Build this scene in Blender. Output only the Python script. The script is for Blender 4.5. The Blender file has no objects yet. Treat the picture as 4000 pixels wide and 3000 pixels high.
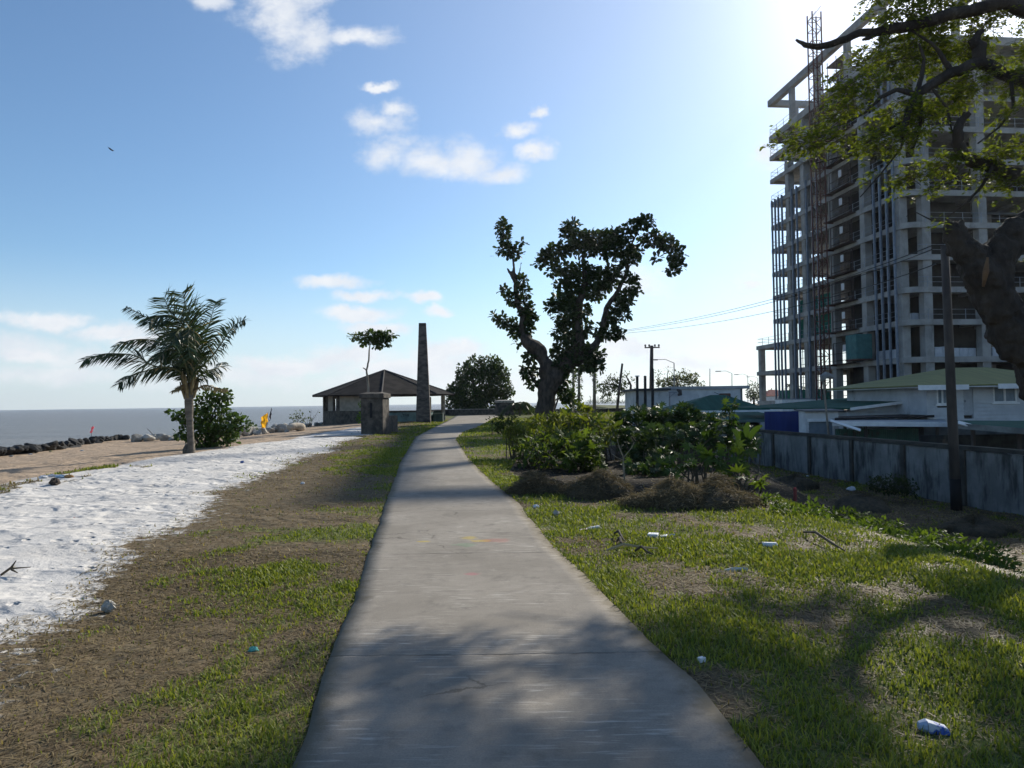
AUR = (2.1, 7.0); SKYTINT = (.86, 1.02, 1.12); CLOUDC = (7.3, 7.5, 7.8); DUST = .3; OZ = 2.0; HZC = (5.9, 6.7, 7.5)
import bpy, math
import numpy as np
from mathutils import Vector, Matrix
R = math.radians
rng = np.random.default_rng(7)
scene = bpy.context.scene
COL = scene.collection

# ------------------------------------------------------------------ camera
F = 2800.0
CAMZ = 1.6
CM = Matrix.Rotation(R(90 + 1.514), 3, 'X') @ Matrix.Rotation(R(-0.79), 3, 'Z')
cd = bpy.data.cameras.new('camera'); cam = bpy.data.objects.new('camera', cd); COL.objects.link(cam)
cam.matrix_world = Matrix.Translation((0, 0, CAMZ)) @ CM.to_4x4()
cd.sensor_width = 36; cd.lens = 36 * F / 4000; cd.clip_start = 0.05; cd.clip_end = 20000
scene.camera = cam

def ray(px, py):
    return CM @ Vector(((px - 2000) / F, -(py - 1500) / F, -1))
def G(px, py, z=0.0):
    d = ray(px, py); t = (z - CAMZ) / d.z
    return Vector((d.x * t, d.y * t, z))
def A(px, py, Y):
    d = ray(px, py); t = Y / d.y
    return Vector((d.x * t, Y, CAMZ + d.z * t))
def S(Y):            # metres per photo pixel at depth Y
    return Y / F

# ------------------------------------------------------------------ noise
def _h(ix, iy, s):
    n = (ix.astype(np.int64) * 374761393 + iy.astype(np.int64) * 668265263 + s * 1442695041) & 0xffffffff
    n = ((n ^ (n >> 13)) * 1274126177) & 0xffffffff
    return ((n ^ (n >> 16)) & 0xffff) / 65535.0
def vnoise(x, y, s=0):
    x = np.asarray(x, float); y = np.asarray(y, float)
    ix = np.floor(x); iy = np.floor(y); fx = x - ix; fy = y - iy
    fx = fx * fx * (3 - 2 * fx); fy = fy * fy * (3 - 2 * fy)
    a = _h(ix, iy, s); b = _h(ix + 1, iy, s); c = _h(ix, iy + 1, s); d = _h(ix + 1, iy + 1, s)
    return (a * (1 - fx) + b * fx) * (1 - fy) + (c * (1 - fx) + d * fx) * fy
def fbm(x, y, s=0, o=4):
    r = 0; a = .5; t = 0
    for k in range(o):
        r = r + a * vnoise(np.asarray(x) * 2 ** k, np.asarray(y) * 2 ** k, s + k); t += a; a *= .5
    return r / t
def sstep(a, b, x):
    t = np.clip((np.asarray(x, float) - a) / (b - a), 0, 1); return t * t * (3 - 2 * t)

# ------------------------------------------------------------------ mesh builder
class MB:
    def __init__(s): s.v = []; s.f = []; s.c = []; s.n = 0
    def add(s, v, f, c=None):
        v = np.asarray(v, float).reshape(-1, 3); s.v.append(v)
        s.c.append(np.broadcast_to(np.asarray((1, 1, 1) if c is None else c, float), v.shape))
        if isinstance(f, np.ndarray): s.f.append(f + s.n)
        else:
            for q in f: s.f.append(np.asarray([q]) + s.n)
        s.n += len(v); return s
    def box(s, c, d, rot=None, c3=None):
        x, y, z = d[0] / 2, d[1] / 2, d[2] / 2
        v = [Vector((a, b, e)) for e in (-z, z) for b in (-y, y) for a in (-x, x)]
        if rot is not None: v = [rot @ p for p in v]
        v = [(p.x + c[0], p.y + c[1], p.z + c[2]) for p in v]
        return s.add(v, np.array([[0, 2, 3, 1], [4, 5, 7, 6], [0, 1, 5, 4], [2, 6, 7, 3], [0, 4, 6, 2], [1, 3, 7, 5]]), c3)
    def bb(s, a, b):   # box from corner to corner
        return s.box([(a[i] + b[i]) / 2 for i in range(3)], [abs(b[i] - a[i]) for i in range(3)])
    def prism(s, poly, z0, z1):
        n = len(poly); v = [(p[0], p[1], z0) for p in poly] + [(p[0], p[1], z1) for p in poly]
        f = [list(range(n))[::-1], list(range(n, 2 * n))] + [[i, (i + 1) % n, n + (i + 1) % n, n + i] for i in range(n)]
        return s.add(v, f)
    def slab(s, quad, th):   # thickened polygon (top points given)
        q = [Vector(p) for p in quad]; n = (q[1] - q[0]).cross(q[2] - q[0]).normalized()
        if n.z < 0: n = -n
        k = len(q); v = [tuple(p) for p in q] + [tuple(p - n * th) for p in q]
        f = [list(range(k)), list(range(k, 2 * k))[::-1]] + [[i, k + i, k + (i + 1) % k, (i + 1) % k] for i in range(k)]
        return s.add(v, f)
    def tube(s, pts, rad, seg=8, c=None, cap=True, wob=0, jit=0):
        P = [Vector(p) for p in pts]; n = len(P)
        if not hasattr(rad, '__len__'): rad = [rad] * n
        t = (P[1] - P[0]).normalized(); u = t.orthogonal().normalized(); vs = []
        for i in range(n):
            t2 = (P[min(i + 1, n - 1)] - P[max(i - 1, 0)])
            t2 = t2.normalized() if t2.length > 1e-9 else t
            u = (u - t2 * u.dot(t2)); u = u.normalized() if u.length > 1e-6 else t2.orthogonal().normalized()
            w = t2.cross(u); t = t2
            for k in range(seg):
                a = 2 * math.pi * k / seg
                r = rad[i] * (1 + wob * math.sin(3 * a + i * .9) + jit * (rng.random() - .5))
                vs.append(P[i] + (u * math.cos(a) + w * math.sin(a)) * r)
        f = [[i * seg + k, i * seg + (k + 1) % seg, (i + 1) * seg + (k + 1) % seg, (i + 1) * seg + k] for i in range(n - 1) for k in range(seg)]
        base = [tuple(p) for p in vs]
        s.add(base, np.array(f), c)
        if cap:
            s.f.append(np.array([list(range(seg))[::-1]]) + s.n - len(base)); s.f.append(np.array([[(n - 1) * seg + k for k in range(seg)]]) + s.n - len(base))
        return s
    def build(s, name, mat, parent=None, smooth=False, bevel=0):
        me = bpy.data.meshes.new(name)
        V = np.concatenate(s.v); me.vertices.add(len(V)); me.vertices.foreach_set('co', V.astype(np.float32).ravel())
        lt = np.concatenate([np.full(len(f), f.shape[1]) for f in s.f]); li = np.concatenate([f.ravel() for f in s.f])
        me.loops.add(len(li)); me.loops.foreach_set('vertex_index', li.astype(np.int32))
        me.polygons.add(len(lt)); ls = np.concatenate([[0], np.cumsum(lt)[:-1]])
        me.polygons.foreach_set('loop_start', ls.astype(np.int32)); me.polygons.foreach_set('loop_total', lt.astype(np.int32))
        me.polygons.foreach_set('use_smooth', np.full(len(lt), smooth))
        ca = me.color_attributes.new('Col', 'FLOAT_COLOR', 'POINT')
        C = np.concatenate(s.c); ca.data.foreach_set('color', np.concatenate([C, np.ones((len(C), 1))], 1).astype(np.float32).ravel())
        me.update(calc_edges=True); me.validate()
        me.materials.append(mat)
        o = bpy.data.objects.new(name, me); COL.objects.link(o)
        if parent is not None: o.parent = parent
        if bevel:
            b = o.modifiers.new('bevel', 'BEVEL'); b.width = bevel; b.segments = 2; b.limit_method = 'ANGLE'
        return o

def tag(o, label, cat=None, group=None, kind=None):
    o['label'] = label
    if cat: o['category'] = cat
    if group: o['group'] = group
    if kind: o['kind'] = kind
    return o
def thing(name, label, cat, loc=(0, 0, 0), rz=0, group=None):
    o = bpy.data.objects.new(name, None); COL.objects.link(o); o.location = loc; o.rotation_euler = (0, 0, rz); o.empty_display_size = .2
    return tag(o, label, cat, group)
def copy_tree(o, parent=None):
    c = o.copy(); COL.objects.link(c)
    if parent is not None: c.parent = parent
    for ch in o.children: copy_tree(ch, c)
    return c
def put(mb, name, mat, label, cat, base, group=None, smooth=False, kind=None, bevel=0):   # one-mesh thing with origin at its base
    b = np.array(base, float); mb.v = [v - b for v in mb.v]
    o = mb.build(name, mat, None, smooth, bevel); o.location = base
    return tag(o, label, cat, group, kind)

# ------------------------------------------------------------------ materials
def newmat(name):
    m = bpy.data.materials.new(name); m.use_nodes = True; nt = m.node_tree
    return m, nt, nt.nodes['Principled BSDF'], nt.nodes['Material Output']
def nd(nt, t, **k):
    n = nt.nodes.new(t)
    for a, b in k.items(): setattr(n, a, b)
    return n
def math_(nt, op, a, b=None, clamp=False):
    n = nd(nt, 'ShaderNodeMath', operation=op, use_clamp=clamp)
    for i, x in enumerate((a, b)):
        if x is None: continue
        if isinstance(x, (int, float)): n.inputs[i].default_value = x
        else: nt.links.new(x, n.inputs[i])
    return n.outputs[0]
def mixc(nt, fac, a, b, mode='MIX'):
    n = nd(nt, 'ShaderNodeMix', data_type='RGBA', blend_type=mode)
    for i, x in ((0, fac), (6, a), (7, b)):
        if isinstance(x, (int, float)): n.inputs[i].default_value = x
        elif isinstance(x, tuple): n.inputs[i].default_value = (*x, 1)
        else: nt.links.new(x, n.inputs[i])
    return n.outputs[2]
def noise_(nt, vec, scale, detail=4, rough=.55, out='Fac'):
    n = nd(nt, 'ShaderNodeTexNoise'); n.inputs['Scale'].default_value = scale; n.inputs['Detail'].default_value = detail; n.inputs['Roughness'].default_value = rough
    if vec is not None: nt.links.new(vec, n.inputs['Vector'])
    return n.outputs[out]
def mapr(nt, x, a, b, c=0., d=1., smooth=True):
    n = nd(nt, 'ShaderNodeMapRange', interpolation_type='SMOOTHSTEP' if smooth else 'LINEAR')
    nt.links.new(x, n.inputs[0])
    for i, v in zip((1, 2, 3, 4), (a, b, c, d)): n.inputs[i].default_value = v
    return n.outputs[0]
def vscale(nt, vec, s):
    n = nd(nt, 'ShaderNodeMapping'); n.inputs['Scale'].default_value = s; nt.links.new(vec, n.inputs['Vector']); return n.outputs[0]
def bump_(nt, h, strength, dist, b):
    n = nd(nt, 'ShaderNodeBump'); n.inputs['Strength'].default_value = strength; n.inputs['Distance'].default_value = dist
    nt.links.new(h, n.inputs['Height']); nt.links.new(n.outputs[0], b.inputs['Normal']); return n

def M(name, c1, c2=None, scale=3, rough=.85, bump=0, bscale=30, bdist=.02, stretch=(1, 1, 1), lo=.35, hi=.65, grime=None, spec=.3, metal=0, attr=False):
    m, nt, b, out = newmat(name)
    tc = nd(nt, 'ShaderNodeTexCoord').outputs['Object']; v = vscale(nt, tc, stretch)
    f = mapr(nt, noise_(nt, v, scale, 6, .6), lo, hi)
    c = mixc(nt, f, c1, c2 or tuple(x * .75 for x in c1))
    if attr:
        at = nd(nt, 'ShaderNodeAttribute', attribute_name='Col'); c = mixc(nt, 1., c, at.outputs['Color'], 'MULTIPLY')
    if grime:
        g = mapr(nt, noise_(nt, vscale(nt, tc, grime[1]), grime[2], 5, .65), grime[3], grime[4]); c = mixc(nt, g, c, grime[0])
    nt.links.new(c, b.inputs['Base Color']); b.inputs['Roughness'].default_value = rough; b.inputs['Specular IOR Level'].default_value = spec; b.inputs['Metallic'].default_value = metal
    if bump: bump_(nt, noise_(nt, v, bscale, 5, .6), bump, bdist, b)
    return m
def leafmat(name, trans=.4, rough=.45, tint=(1.25, 1.3, .55), spec=.4):
    m, nt, b, out = newmat(name)
    at = nd(nt, 'ShaderNodeAttribute', attribute_name='Col').outputs['Color']
    nt.links.new(at, b.inputs['Base Color']); b.inputs['Roughness'].default_value = rough; b.inputs['Specular IOR Level'].default_value = spec
    tr = nd(nt, 'ShaderNodeBsdfTranslucent'); nt.links.new(mixc(nt, 1., at, tint, 'MULTIPLY'), tr.inputs[0])
    mx = nd(nt, 'ShaderNodeMixShader'); mx.inputs[0].default_value = trans
    nt.links.new(b.outputs[0], mx.inputs[1]); nt.links.new(tr.outputs[0], mx.inputs[2]); nt.links.new(mx.outputs[0], out.inputs[0])
    return m

# ------------------------------------------------------------------ light + sky
AZ, EL = R(35.5), R(30.5)
sd = Vector((math.sin(AZ) * math.cos(EL), math.cos(AZ) * math.cos(EL), math.sin(EL)))
sl = bpy.data.lights.new('sun', 'SUN'); so = bpy.data.objects.new('sun', sl); COL.objects.link(so)
sl.energy = 5.0; sl.angle = R(.55); sl.color = (1, .94, .82); so.rotation_euler = sd.to_track_quat('Z', 'Y').to_euler(); so.location = (30, 40, 60)

W = bpy.data.worlds.new('World'); scene.world = W; W.use_nodes = True
nt = W.node_tree; bg = nt.nodes['Background']
sky = nd(nt, 'ShaderNodeTexSky', sky_type='NISHITA'); sky.sun_disc = False; sky.sun_elevation = EL; sky.sun_rotation = AZ
sky.air_density = 1.0; sky.dust_density = DUST; sky.ozone_density = OZ
tc = nd(nt, 'ShaderNodeTexCoord').outputs['Generated']
sep = nd(nt, 'ShaderNodeSeparateXYZ'); nt.links.new(tc, sep.inputs[0])
dy = math_(nt, 'MAXIMUM', sep.outputs[1], .02)
cmb = nd(nt, 'ShaderNodeCombineXYZ'); nt.links.new(math_(nt, 'DIVIDE', sep.outputs[0], dy), cmb.inputs[0]); nt.links.new(math_(nt, 'DIVIDE', sep.outputs[2], dy), cmb.inputs[1])
P = cmb.outputs[0]
wv = noise_(nt, P, 9, 5, .6, 'Color')
off = nd(nt, 'ShaderNodeVectorMath', operation='MULTIPLY_ADD'); nt.links.new(wv, off.inputs[0]); off.inputs[1].default_value = (.085, .06, 0)
sub = nd(nt, 'ShaderNodeVectorMath', operation='ADD'); nt.links.new(P, sub.inputs[0]); sub.inputs[1].default_value = (-.0425, -.03, 0)
nt.links.new(sub.outputs[0], off.inputs[2]); Pd = off.outputs[0]
def blobs(lst):
    cur = None
    for px, py, rx, ry in lst:
        d = ray(px, py); cx, cz = d.x / d.y, d.z / d.y; sx, sz = F / rx, F / ry
        a = nd(nt, 'ShaderNodeVectorMath', operation='MULTIPLY_ADD'); nt.links.new(Pd, a.inputs[0]); a.inputs[1].default_value = (sx, sz, 0); a.inputs[2].default_value = (-cx * sx, -cz * sz, 0)
        l = nd(nt, 'ShaderNodeVectorMath', operation='LENGTH'); nt.links.new(a.outputs[0], l.inputs[0])
        cur = l.outputs['Value'] if cur is None else math_(nt, 'MINIMUM', cur, l.outputs['Value'])
    return cur
nz = noise_(nt, vscale(nt, P, (1, 1.5, 1)), 10, 9, .68)
def cloud(lst, soft, amp):
    f = math_(nt, 'ADD', math_(nt, 'SUBTRACT', 1.0, blobs(lst)), math_(nt, 'MULTIPLY', math_(nt, 'SUBTRACT', nz, .5), amp))
    return mapr(nt, f, -.05, soft)
main = cloud([(1120, 60, 210, 190), (1215, 130, 150, 125), (1370, 135, 190, 60), (1060, -60, 220, 150), (1500, 465, 150, 75), (1570, 420, 80, 60),
              (1520, 590, 150, 85), (1680, 630, 180, 90), (1830, 610, 170, 120), (1950, 660, 170, 60), (2990, 590, 90, 70), (2930, 1110, 130, 60)], 1.0, 2.2)
low = cloud([(1310, 1115, 190, 38), (1430, 1168, 150, 34), (1640, 1178, 100, 30), (1400, 1232, 200, 36), (1710, 1230, 80, 30), (1500, 1285, 170, 36), (1750, 1375, 200, 62),
             (1350, 1390, 300, 66), (1150, 1415, 330, 60), (1600, 1430, 460, 60), (180, 1250, 240, 48), (430, 1300, 210, 48), (560, 1330, 180, 42), (120, 1390, 200, 40), (2440, 1370, 280, 85), (2650, 1420, 280, 55), (2020, 520, 80, 45), (2080, 590, 90, 45), (2100, 455, 45, 28), (1490, 325, 80, 24)], .75, 1.8)
faint = cloud([(180, 1250, 240, 55), (460, 1300, 260, 60), (100, 1370, 260, 70), (380, 1400, 330, 70), (200, 1460, 480, 55), (900, 1470, 500, 60), (1700, 1480, 700, 60), (2500, 1100, 260, 110), (850, 20, 120, 50), (2200, 1480, 600, 80)], .9, 1.8)
fm = math_(nt, 'MAXIMUM', math_(nt, 'MULTIPLY', main, .92), math_(nt, 'MAXIMUM', math_(nt, 'MULTIPLY', low, .95), math_(nt, 'MULTIPLY', faint, .78)))
fm = math_(nt, 'MULTIPLY', fm, mapr(nt, sep.outputs[1], .05, .3))
# thin haze glow round the sun (aureole)
dot = nd(nt, 'ShaderNodeVectorMath', operation='DOT_PRODUCT'); nt.links.new(tc, dot.inputs[0]); dot.inputs[1].default_value = sd
cs = math_(nt, 'MAXIMUM', dot.outputs['Value'], 0)
au = math_(nt, 'ADD', math_(nt, 'MULTIPLY', math_(nt, 'POWER', cs, 6), AUR[0]), math_(nt, 'MULTIPLY', math_(nt, 'POWER', cs, 60), AUR[1]))
aucol = mixc(nt, 1., (1.12, .96, .84), (1, 1, 1), 'MULTIPLY')
sc_ = nd(nt, 'ShaderNodeVectorMath', operation='SCALE'); nt.links.new(aucol, sc_.inputs[0]); nt.links.new(au, sc_.inputs['Scale'])
add = nd(nt, 'ShaderNodeVectorMath', operation='ADD'); nt.links.new(mixc(nt, 1., sky.outputs[0], SKYTINT, 'MULTIPLY'), add.inputs[0]); nt.links.new(sc_.outputs[0], add.inputs[1])
hz = mixc(nt, mapr(nt, sep.outputs[2], .0, .2, .72, 0), add.outputs[0], HZC)
ccol = mixc(nt, mapr(nt, noise_(nt, vscale(nt, P, (1, 1.6, 1)), 16, 5, .6), .3, .65), (6.4, 6.75, 7.3), CLOUDC)
cl = mixc(nt, fm, hz, ccol)
nt.links.new(cl, bg.inputs['Color']); bg.inputs['Strength'].default_value = .1
vs_ = scene.view_settings; vs_.view_transform = 'Standard'; vs_.look = 'None'; vs_.gamma = 1; vs_.exposure = .32; vs_.use_curve_mapping = False
# ================================================================== SETTING: terrain, path, sea
PL = [(1157, 3000), (1248, 2658), (1383, 2350), (1447, 2152), (1510, 1962), (1564, 1808), (1591, 1763), (1622, 1709), (1690, 1673), (1763, 1636)]
PR = [(2966, 3000), (2712, 2676), (2513, 2495), (2324, 2296), (2161, 2143), (2025, 1971), (1917, 1881), (1826, 1790), (1781, 1718), (1808, 1690), (1880, 1664), (1930, 1633)]
lw = [G(*p) for p in PL]; rw = [G(*p) for p in PR]
LY = [-6] + [p.y for p in lw] + [99]; LX = [-.25] + [p.x for p in lw] + [lw[-1].x - 1.2]
RY = [-6] + [p.y for p in rw] + [99]; RX = [1.6] + [p.x for p in rw] + [rw[-1].x + .6]
def pathL(y): return np.interp(y, LY, LX)
def pathR(y): return np.interp(y, RY, RX)
def sandx(y): return np.interp(y, [-6, 0, 4.5, 6.7, 9, 15.9, 22.9, 38, 50, 53], [-2.8, -2.95, -3.2, -3.72, -4.35, -5.6, -6.45, -7.9, -9.4, -13])
def edgex(y): return np.interp(y, [-10, 5, 9, 11, 14, 20, 30, 60, 75, 88, 110, 140], [4.4, 4.3, 3.9, 3.6, 4.6, 5.4, 6.5, 8, 8.5, 11, 26, 45])
def shorex(y): return np.interp(y, [-20, 10, 41, 54, 60, 66, 95, 112], [-28, -28, -31, -32.5, -28, -23, -19, -16])
def shorey(x): return np.interp(x, [-20, 2, 8, 25, 60], [108, 110, 136, 190, 700])
LOW = -2.25
def zg(x, y):
    x = np.asarray(x, float); y = np.asarray(y, float)
    z = .10 * (fbm(x * .35, y * .35, 3) - .5) + .05 * (fbm(x * 1.3, y * 1.3, 9) - .5)
    pl, pr = pathL(y), pathR(y)
    d = np.maximum(np.maximum(pl - x, x - pr), 0)
    z = z * sstep(0, 1.2, d) + np.where(d <= .0, -.03, .010 * (1 - sstep(0, .5, d)))
    z = z - .9 * sstep(0, 17, -10.5 - x)
    z = z + .12 * sstep(45, 60, y) * sstep(0, 2, pl - x)
    # loose sand relief
    w = sstep(0, 1.2, sandx(y) - x) * sstep(-11.5, -10.5, x)
    z = z + w * (.05 * (fbm(x * 1.3, y * .9, 21) - .5) + .05 * (fbm(x * 5.2, y * 4.2, 23, 2) - .5) + .03)
    z = z - .07 * np.exp(-((x - np.interp(y, [4, 6, 7, 8.4, 9], [-4, -4.6, -5.6, -7, -9])) / .12) ** 2) * w * (y > 5) * (y < 9)
    sx = shorex(y); z = z - np.clip((sx - x) * .4, 0, 4)
    z = z - np.clip((y - shorey(x)) * .3, 0, 4)
    e = edgex(y)
    low = LOW + .25 * (fbm(x * .3, y * .3, 31) - .5) + .12 * (fbm(x * 1.1, y * 1.1, 33) - .5)
    t = sstep(0, 5.0, x - e)
    return z * (1 - t) + (low - np.clip((y - shorey(x)) * .3, 0, 2)) * t
def zp(x, y): return float(zg(np.array([x]), np.array([y]))[0])

def axis(a, fine0, fine1, step, b, grow):
    v = list(np.arange(fine0, fine1, step)); s = step; x = fine1
    while x < b: v.append(x); s *= grow; x += s
    v.append(b); s = step; x = fine0 - step; pre = []
    while x > a: pre.append(x); s *= grow; x -= s
    return np.array([a] + pre[::-1] + v)
gx = axis(-60, -12.5, 6.5, .11, 420, 1.045); gy = axis(-8, 2, 15, .10, 700, 1.022)
X, Y = np.meshgrid(gx, gy); Z = zg(X, Y)
nx, ny = len(gx), len(gy)
idx = np.arange(nx * ny).reshape(ny, nx)
fq = np.stack([idx[:-1, :-1], idx[:-1, 1:], idx[1:, 1:], idx[1:, :-1]], -1).reshape(-1, 4)
sandw = .5 + (sandx(Y) - X) / 1.8 + .9 * (fbm(X * .9, Y * .6, 41) - .5)
brownw = .5 + (-11.0 - X + 1.5 * (fbm(X * .5, Y * .35, 43) - .5)) / 1.2
def thickx(y): return np.interp(y, [12, 13, 17, 24, 27], [1.3, .5, -.1, .3, 1.2])
def greenw(x, y):
    pl, pr = pathL(y), pathR(y); dl = pl - x; dr = x - pr
    g = np.where(dl > 0, .58 - .34 * np.clip(dl / 1.3, 0, 2), .77 - .03 * np.clip(dr, 0, 4))
    
    g = g + np.where((dl > 0) & (y > 16), .22, 0)
    g = g + 1.9 * (fbm(x * 1.3, y * 1.0, 51) - .5) + 1.1 * (fbm(x * 3.3, y * 3, 57) - .5)
    g = np.clip(np.where(x > edgex(y) + 3.6, g - .45, g), 0, 1)
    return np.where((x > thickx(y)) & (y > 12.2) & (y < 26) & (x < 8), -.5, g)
mb = MB(); mb.add(np.stack([X, Y, Z], -1).reshape(-1, 3), fq, np.stack([np.clip(sandw, 0, 1), np.clip(brownw, 0, 1), greenw(X, Y)], -1).reshape(-1, 3))
m, nt, b, out = newmat('ground')
pos = nd(nt, 'ShaderNodeTexCoord').outputs['Object']; at = nd(nt, 'ShaderNodeAttribute', attribute_name='Col'); sp = nd(nt, 'ShaderNodeSeparateColor'); nt.links.new(at.outputs['Color'], sp.inputs[0])
n1 = noise_(nt, pos, 6, 6, .65); n2 = noise_(nt, pos, 28, 5, .65); n3 = noise_(nt, pos, 1.2, 5, .6)
def thr(w, n, amp, k=.12): return mapr(nt, math_(nt, 'ADD', w, math_(nt, 'MULTIPLY', math_(nt, 'SUBTRACT', n, .5), amp)), .5 - k, .5 + k)
soil = mixc(nt, mapr(nt, n2, .35, .65), (.07, .05, .03), (.17, .13, .08))
soil = mixc(nt, mapr(nt, n1, .4, .7), soil, (.14, .115, .075))
turf = mixc(nt, mapr(nt, n2, .35, .65), (.055, .075, .02), (.13, .14, .05))
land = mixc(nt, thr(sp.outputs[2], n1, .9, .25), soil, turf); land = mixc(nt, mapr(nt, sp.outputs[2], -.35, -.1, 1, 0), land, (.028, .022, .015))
sand = mixc(nt, mapr(nt, n3, .3, .75), (.54, .52, .495), (.47, .45, .425)); sand = mixc(nt, mapr(nt, n2, .66, .8), sand, (.48, .45, .41))
sand = mixc(nt, mapr(nt, noise_(nt, vscale(nt, pos, (.6, 2.2, 1)), 1.6, 6, .7), .63, .72, 0, .6), sand, (.40, .37, .33))
brown = mixc(nt, mapr(nt, n3, .35, .7), (.36, .275, .20), (.29, .22, .155)); brown = mixc(nt, mapr(nt, noise_(nt, vscale(nt, pos, (.3, 1.6, 1)), 2, 6, .7), .56, .7), brown, (.22, .16, .11))
c = mixc(nt, thr(sp.outputs[0], n1, 1.1, .1), land, sand); c = mixc(nt, thr(sp.outputs[1], n1, .8, .15), c, brown)
nt.links.new(c, b.inputs['Base Color']); b.inputs['Roughness'].default_value = .95; b.inputs['Specular IOR Level'].default_value = .08
vo = nd(nt, 'ShaderNodeTexVoronoi'); vo.inputs['Scale'].default_value = 4.6; nt.links.new(mixc(nt, .12, pos, noise_(nt, pos, 5, 3, .6, 'Color')), vo.inputs['Vector'])
pit = mapr(nt, vo.outputs['Distance'], .04, .26)
hs = math_(nt, 'ADD', math_(nt, 'MULTIPLY', pit, mapr(nt, noise_(nt, pos, 1.1, 3), .42, .62, .1, 1.)), math_(nt, 'ADD', math_(nt, 'MULTIPLY', n1, .5), math_(nt, 'MULTIPLY', n2, .12)))
sw_ = thr(sp.outputs[0], n1, 1.1, .1); bump_(nt, math_(nt, 'MULTIPLY', hs, math_(nt, 'ADD', 1., math_(nt, 'MULTIPLY', sw_, .35))), 1., .05, b)
ground = tag(mb.build('ground', m, smooth=True), 'sandy seaside ground running from brown beach to scrubby grass and the lower lot', kind='structure')

# --- concrete path with joints, broom streaks and faint paint stains
ys = np.concatenate([np.arange(-6, 30, .12), np.arange(30, 97, .5)])
jl = .028 * (fbm(ys * 2.6, ys * 0, 61) - .5) * 2; jr = .028 * (fbm(ys * 2.2, ys * 0 + 5, 63) - .5) * 2
K = 13; t = np.linspace(0, 1, K)
xl = pathL(ys) + jl; xr = pathR(ys) + jr
PX = xl[:, None] * (1 - t) + xr[:, None] * t; PY = np.repeat(ys[:, None], K, 1)
PZ = np.full_like(PX, .022) + .012 * (fbm(PX * .6, PY * .6, 66) - .5)
top = np.stack([PX, PY, PZ], -1)
skl = top[:, :1].copy(); skl[..., 2] = -.12; skr = top[:, -1:].copy(); skr[..., 2] = -.12
allv = np.concatenate([skl, top, skr], 1); k2 = K + 2; idx = np.arange(len(ys) * k2).reshape(len(ys), k2)
fq = np.stack([idx[:-1, :-1], idx[:-1, 1:], idx[1:, 1:], idx[1:, :-1]], -1).reshape(-1, 4)
K2 = 13
ew = np.concatenate([[1], np.abs(t - .5) * 2, [1]]); ew = np.repeat(np.clip(ew[None] ** 4, 0, 1), len(ys), 0)
mb = MB(); mb.add(allv.reshape(-1, 3), fq, np.repeat(ew.reshape(-1, 1), 3, 1))
m, nt, b, out = newmat('path_concrete')
pos = nd(nt, 'ShaderNodeTexCoord').outputs['Object']
big = noise_(nt, pos, .9, 6, .6); fine = noise_(nt, pos, 90, 4, .7); mid = noise_(nt, pos, 7, 6, .65)
c = mixc(nt, mapr(nt, big, .35, .68), (.29, .258, .217), (.218, .193, .16)); c = mixc(nt, mapr(nt, mid, .45, .75, 0, .7), c, (.19, .168, .142))
c = mixc(nt, mapr(nt, fine, .35, .65, 0, .35), c, (.14, .13, .115))
stv = vscale(nt, pos, (3.6, 42, 1)); st = mapr(nt, noise_(nt, stv, 1, 3, .6), .55, .64)
st = math_(nt, 'MULTIPLY', st, mapr(nt, noise_(nt, pos, .8, 4, .6), .42, .62)); c = mixc(nt, math_(nt, 'MULTIPLY', st, .75), c, (.45, .42, .37))
spx = nd(nt, 'ShaderNodeSeparateXYZ'); nt.links.new(pos, spx.inputs[0])
jn = math_(nt, 'ABSOLUTE', math_(nt, 'SUBTRACT', math_(nt, 'FRACT', math_(nt, 'MULTIPLY', math_(nt, 'ADD', spx.outputs[1], math_(nt, 'ADD', 97.6, math_(nt, 'MULTIPLY', mid, .06))), 1 / 3.05)), .5))
jm = mapr(nt, jn, .0015, .006, 1, 0); c = mixc(nt, math_(nt, 'MULTIPLY', math_(nt, 'MULTIPLY', jm, .55), mapr(nt, noise_(nt, pos, 2.3, 4), .35, .6)), c, (.06, .052, .042))
def stain(px, py, rx, ry, colr, amt):
    global c
    g = G(px, py); v = nd(nt, 'ShaderNodeVectorMath', operation='SUBTRACT'); nt.links.new(pos, v.inputs[0]); v.inputs[1].default_value = (g.x, g.y, .02)
    l = nd(nt, 'ShaderNodeVectorMath', operation='LENGTH'); nt.links.new(vscale(nt, v.outputs[0], (1 / rx, 1 / ry, 0)), l.inputs[0])
    f = mapr(nt, math_(nt, 'ADD', l.outputs['Value'], math_(nt, 'MULTIPLY', math_(nt, 'SUBTRACT', mid, .5), 2.2)), .55, 1.05, amt, 0); c = mixc(nt, f, c, colr)
stain(1830, 2108, .13, .1, (.42, .32, .06), .55); stain(1880, 2120, .13, .09, (.42, .3, .05), .6); stain(1940, 2118, .2, .14, (.36, .12, .09), .35)
stain(1815, 2135, .14, .12, (.08, .22, .10), .3); stain(1658, 2123, .09, .05, (.42, .33, .06), .6); stain(1842, 2250, .08, .06, (.4, .12, .14), .4)
vc = nd(nt, 'ShaderNodeTexVoronoi', feature='DISTANCE_TO_EDGE'); vc.inputs['Scale'].default_value = .55; nt.links.new(mixc(nt, .25, pos, noise_(nt, pos, 2.2, 6, .65, 'Color')), vc.inputs['Vector'])
ck = math_(nt, 'MULTIPLY', mapr(nt, vc.outputs['Distance'], .0012, .006, 1, 0), mapr(nt, noise_(nt, pos, .45, 3), .52, .6)); c = mixc(nt, math_(nt, 'MULTIPLY', ck, .6), c, (.05, .045, .038))
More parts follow.
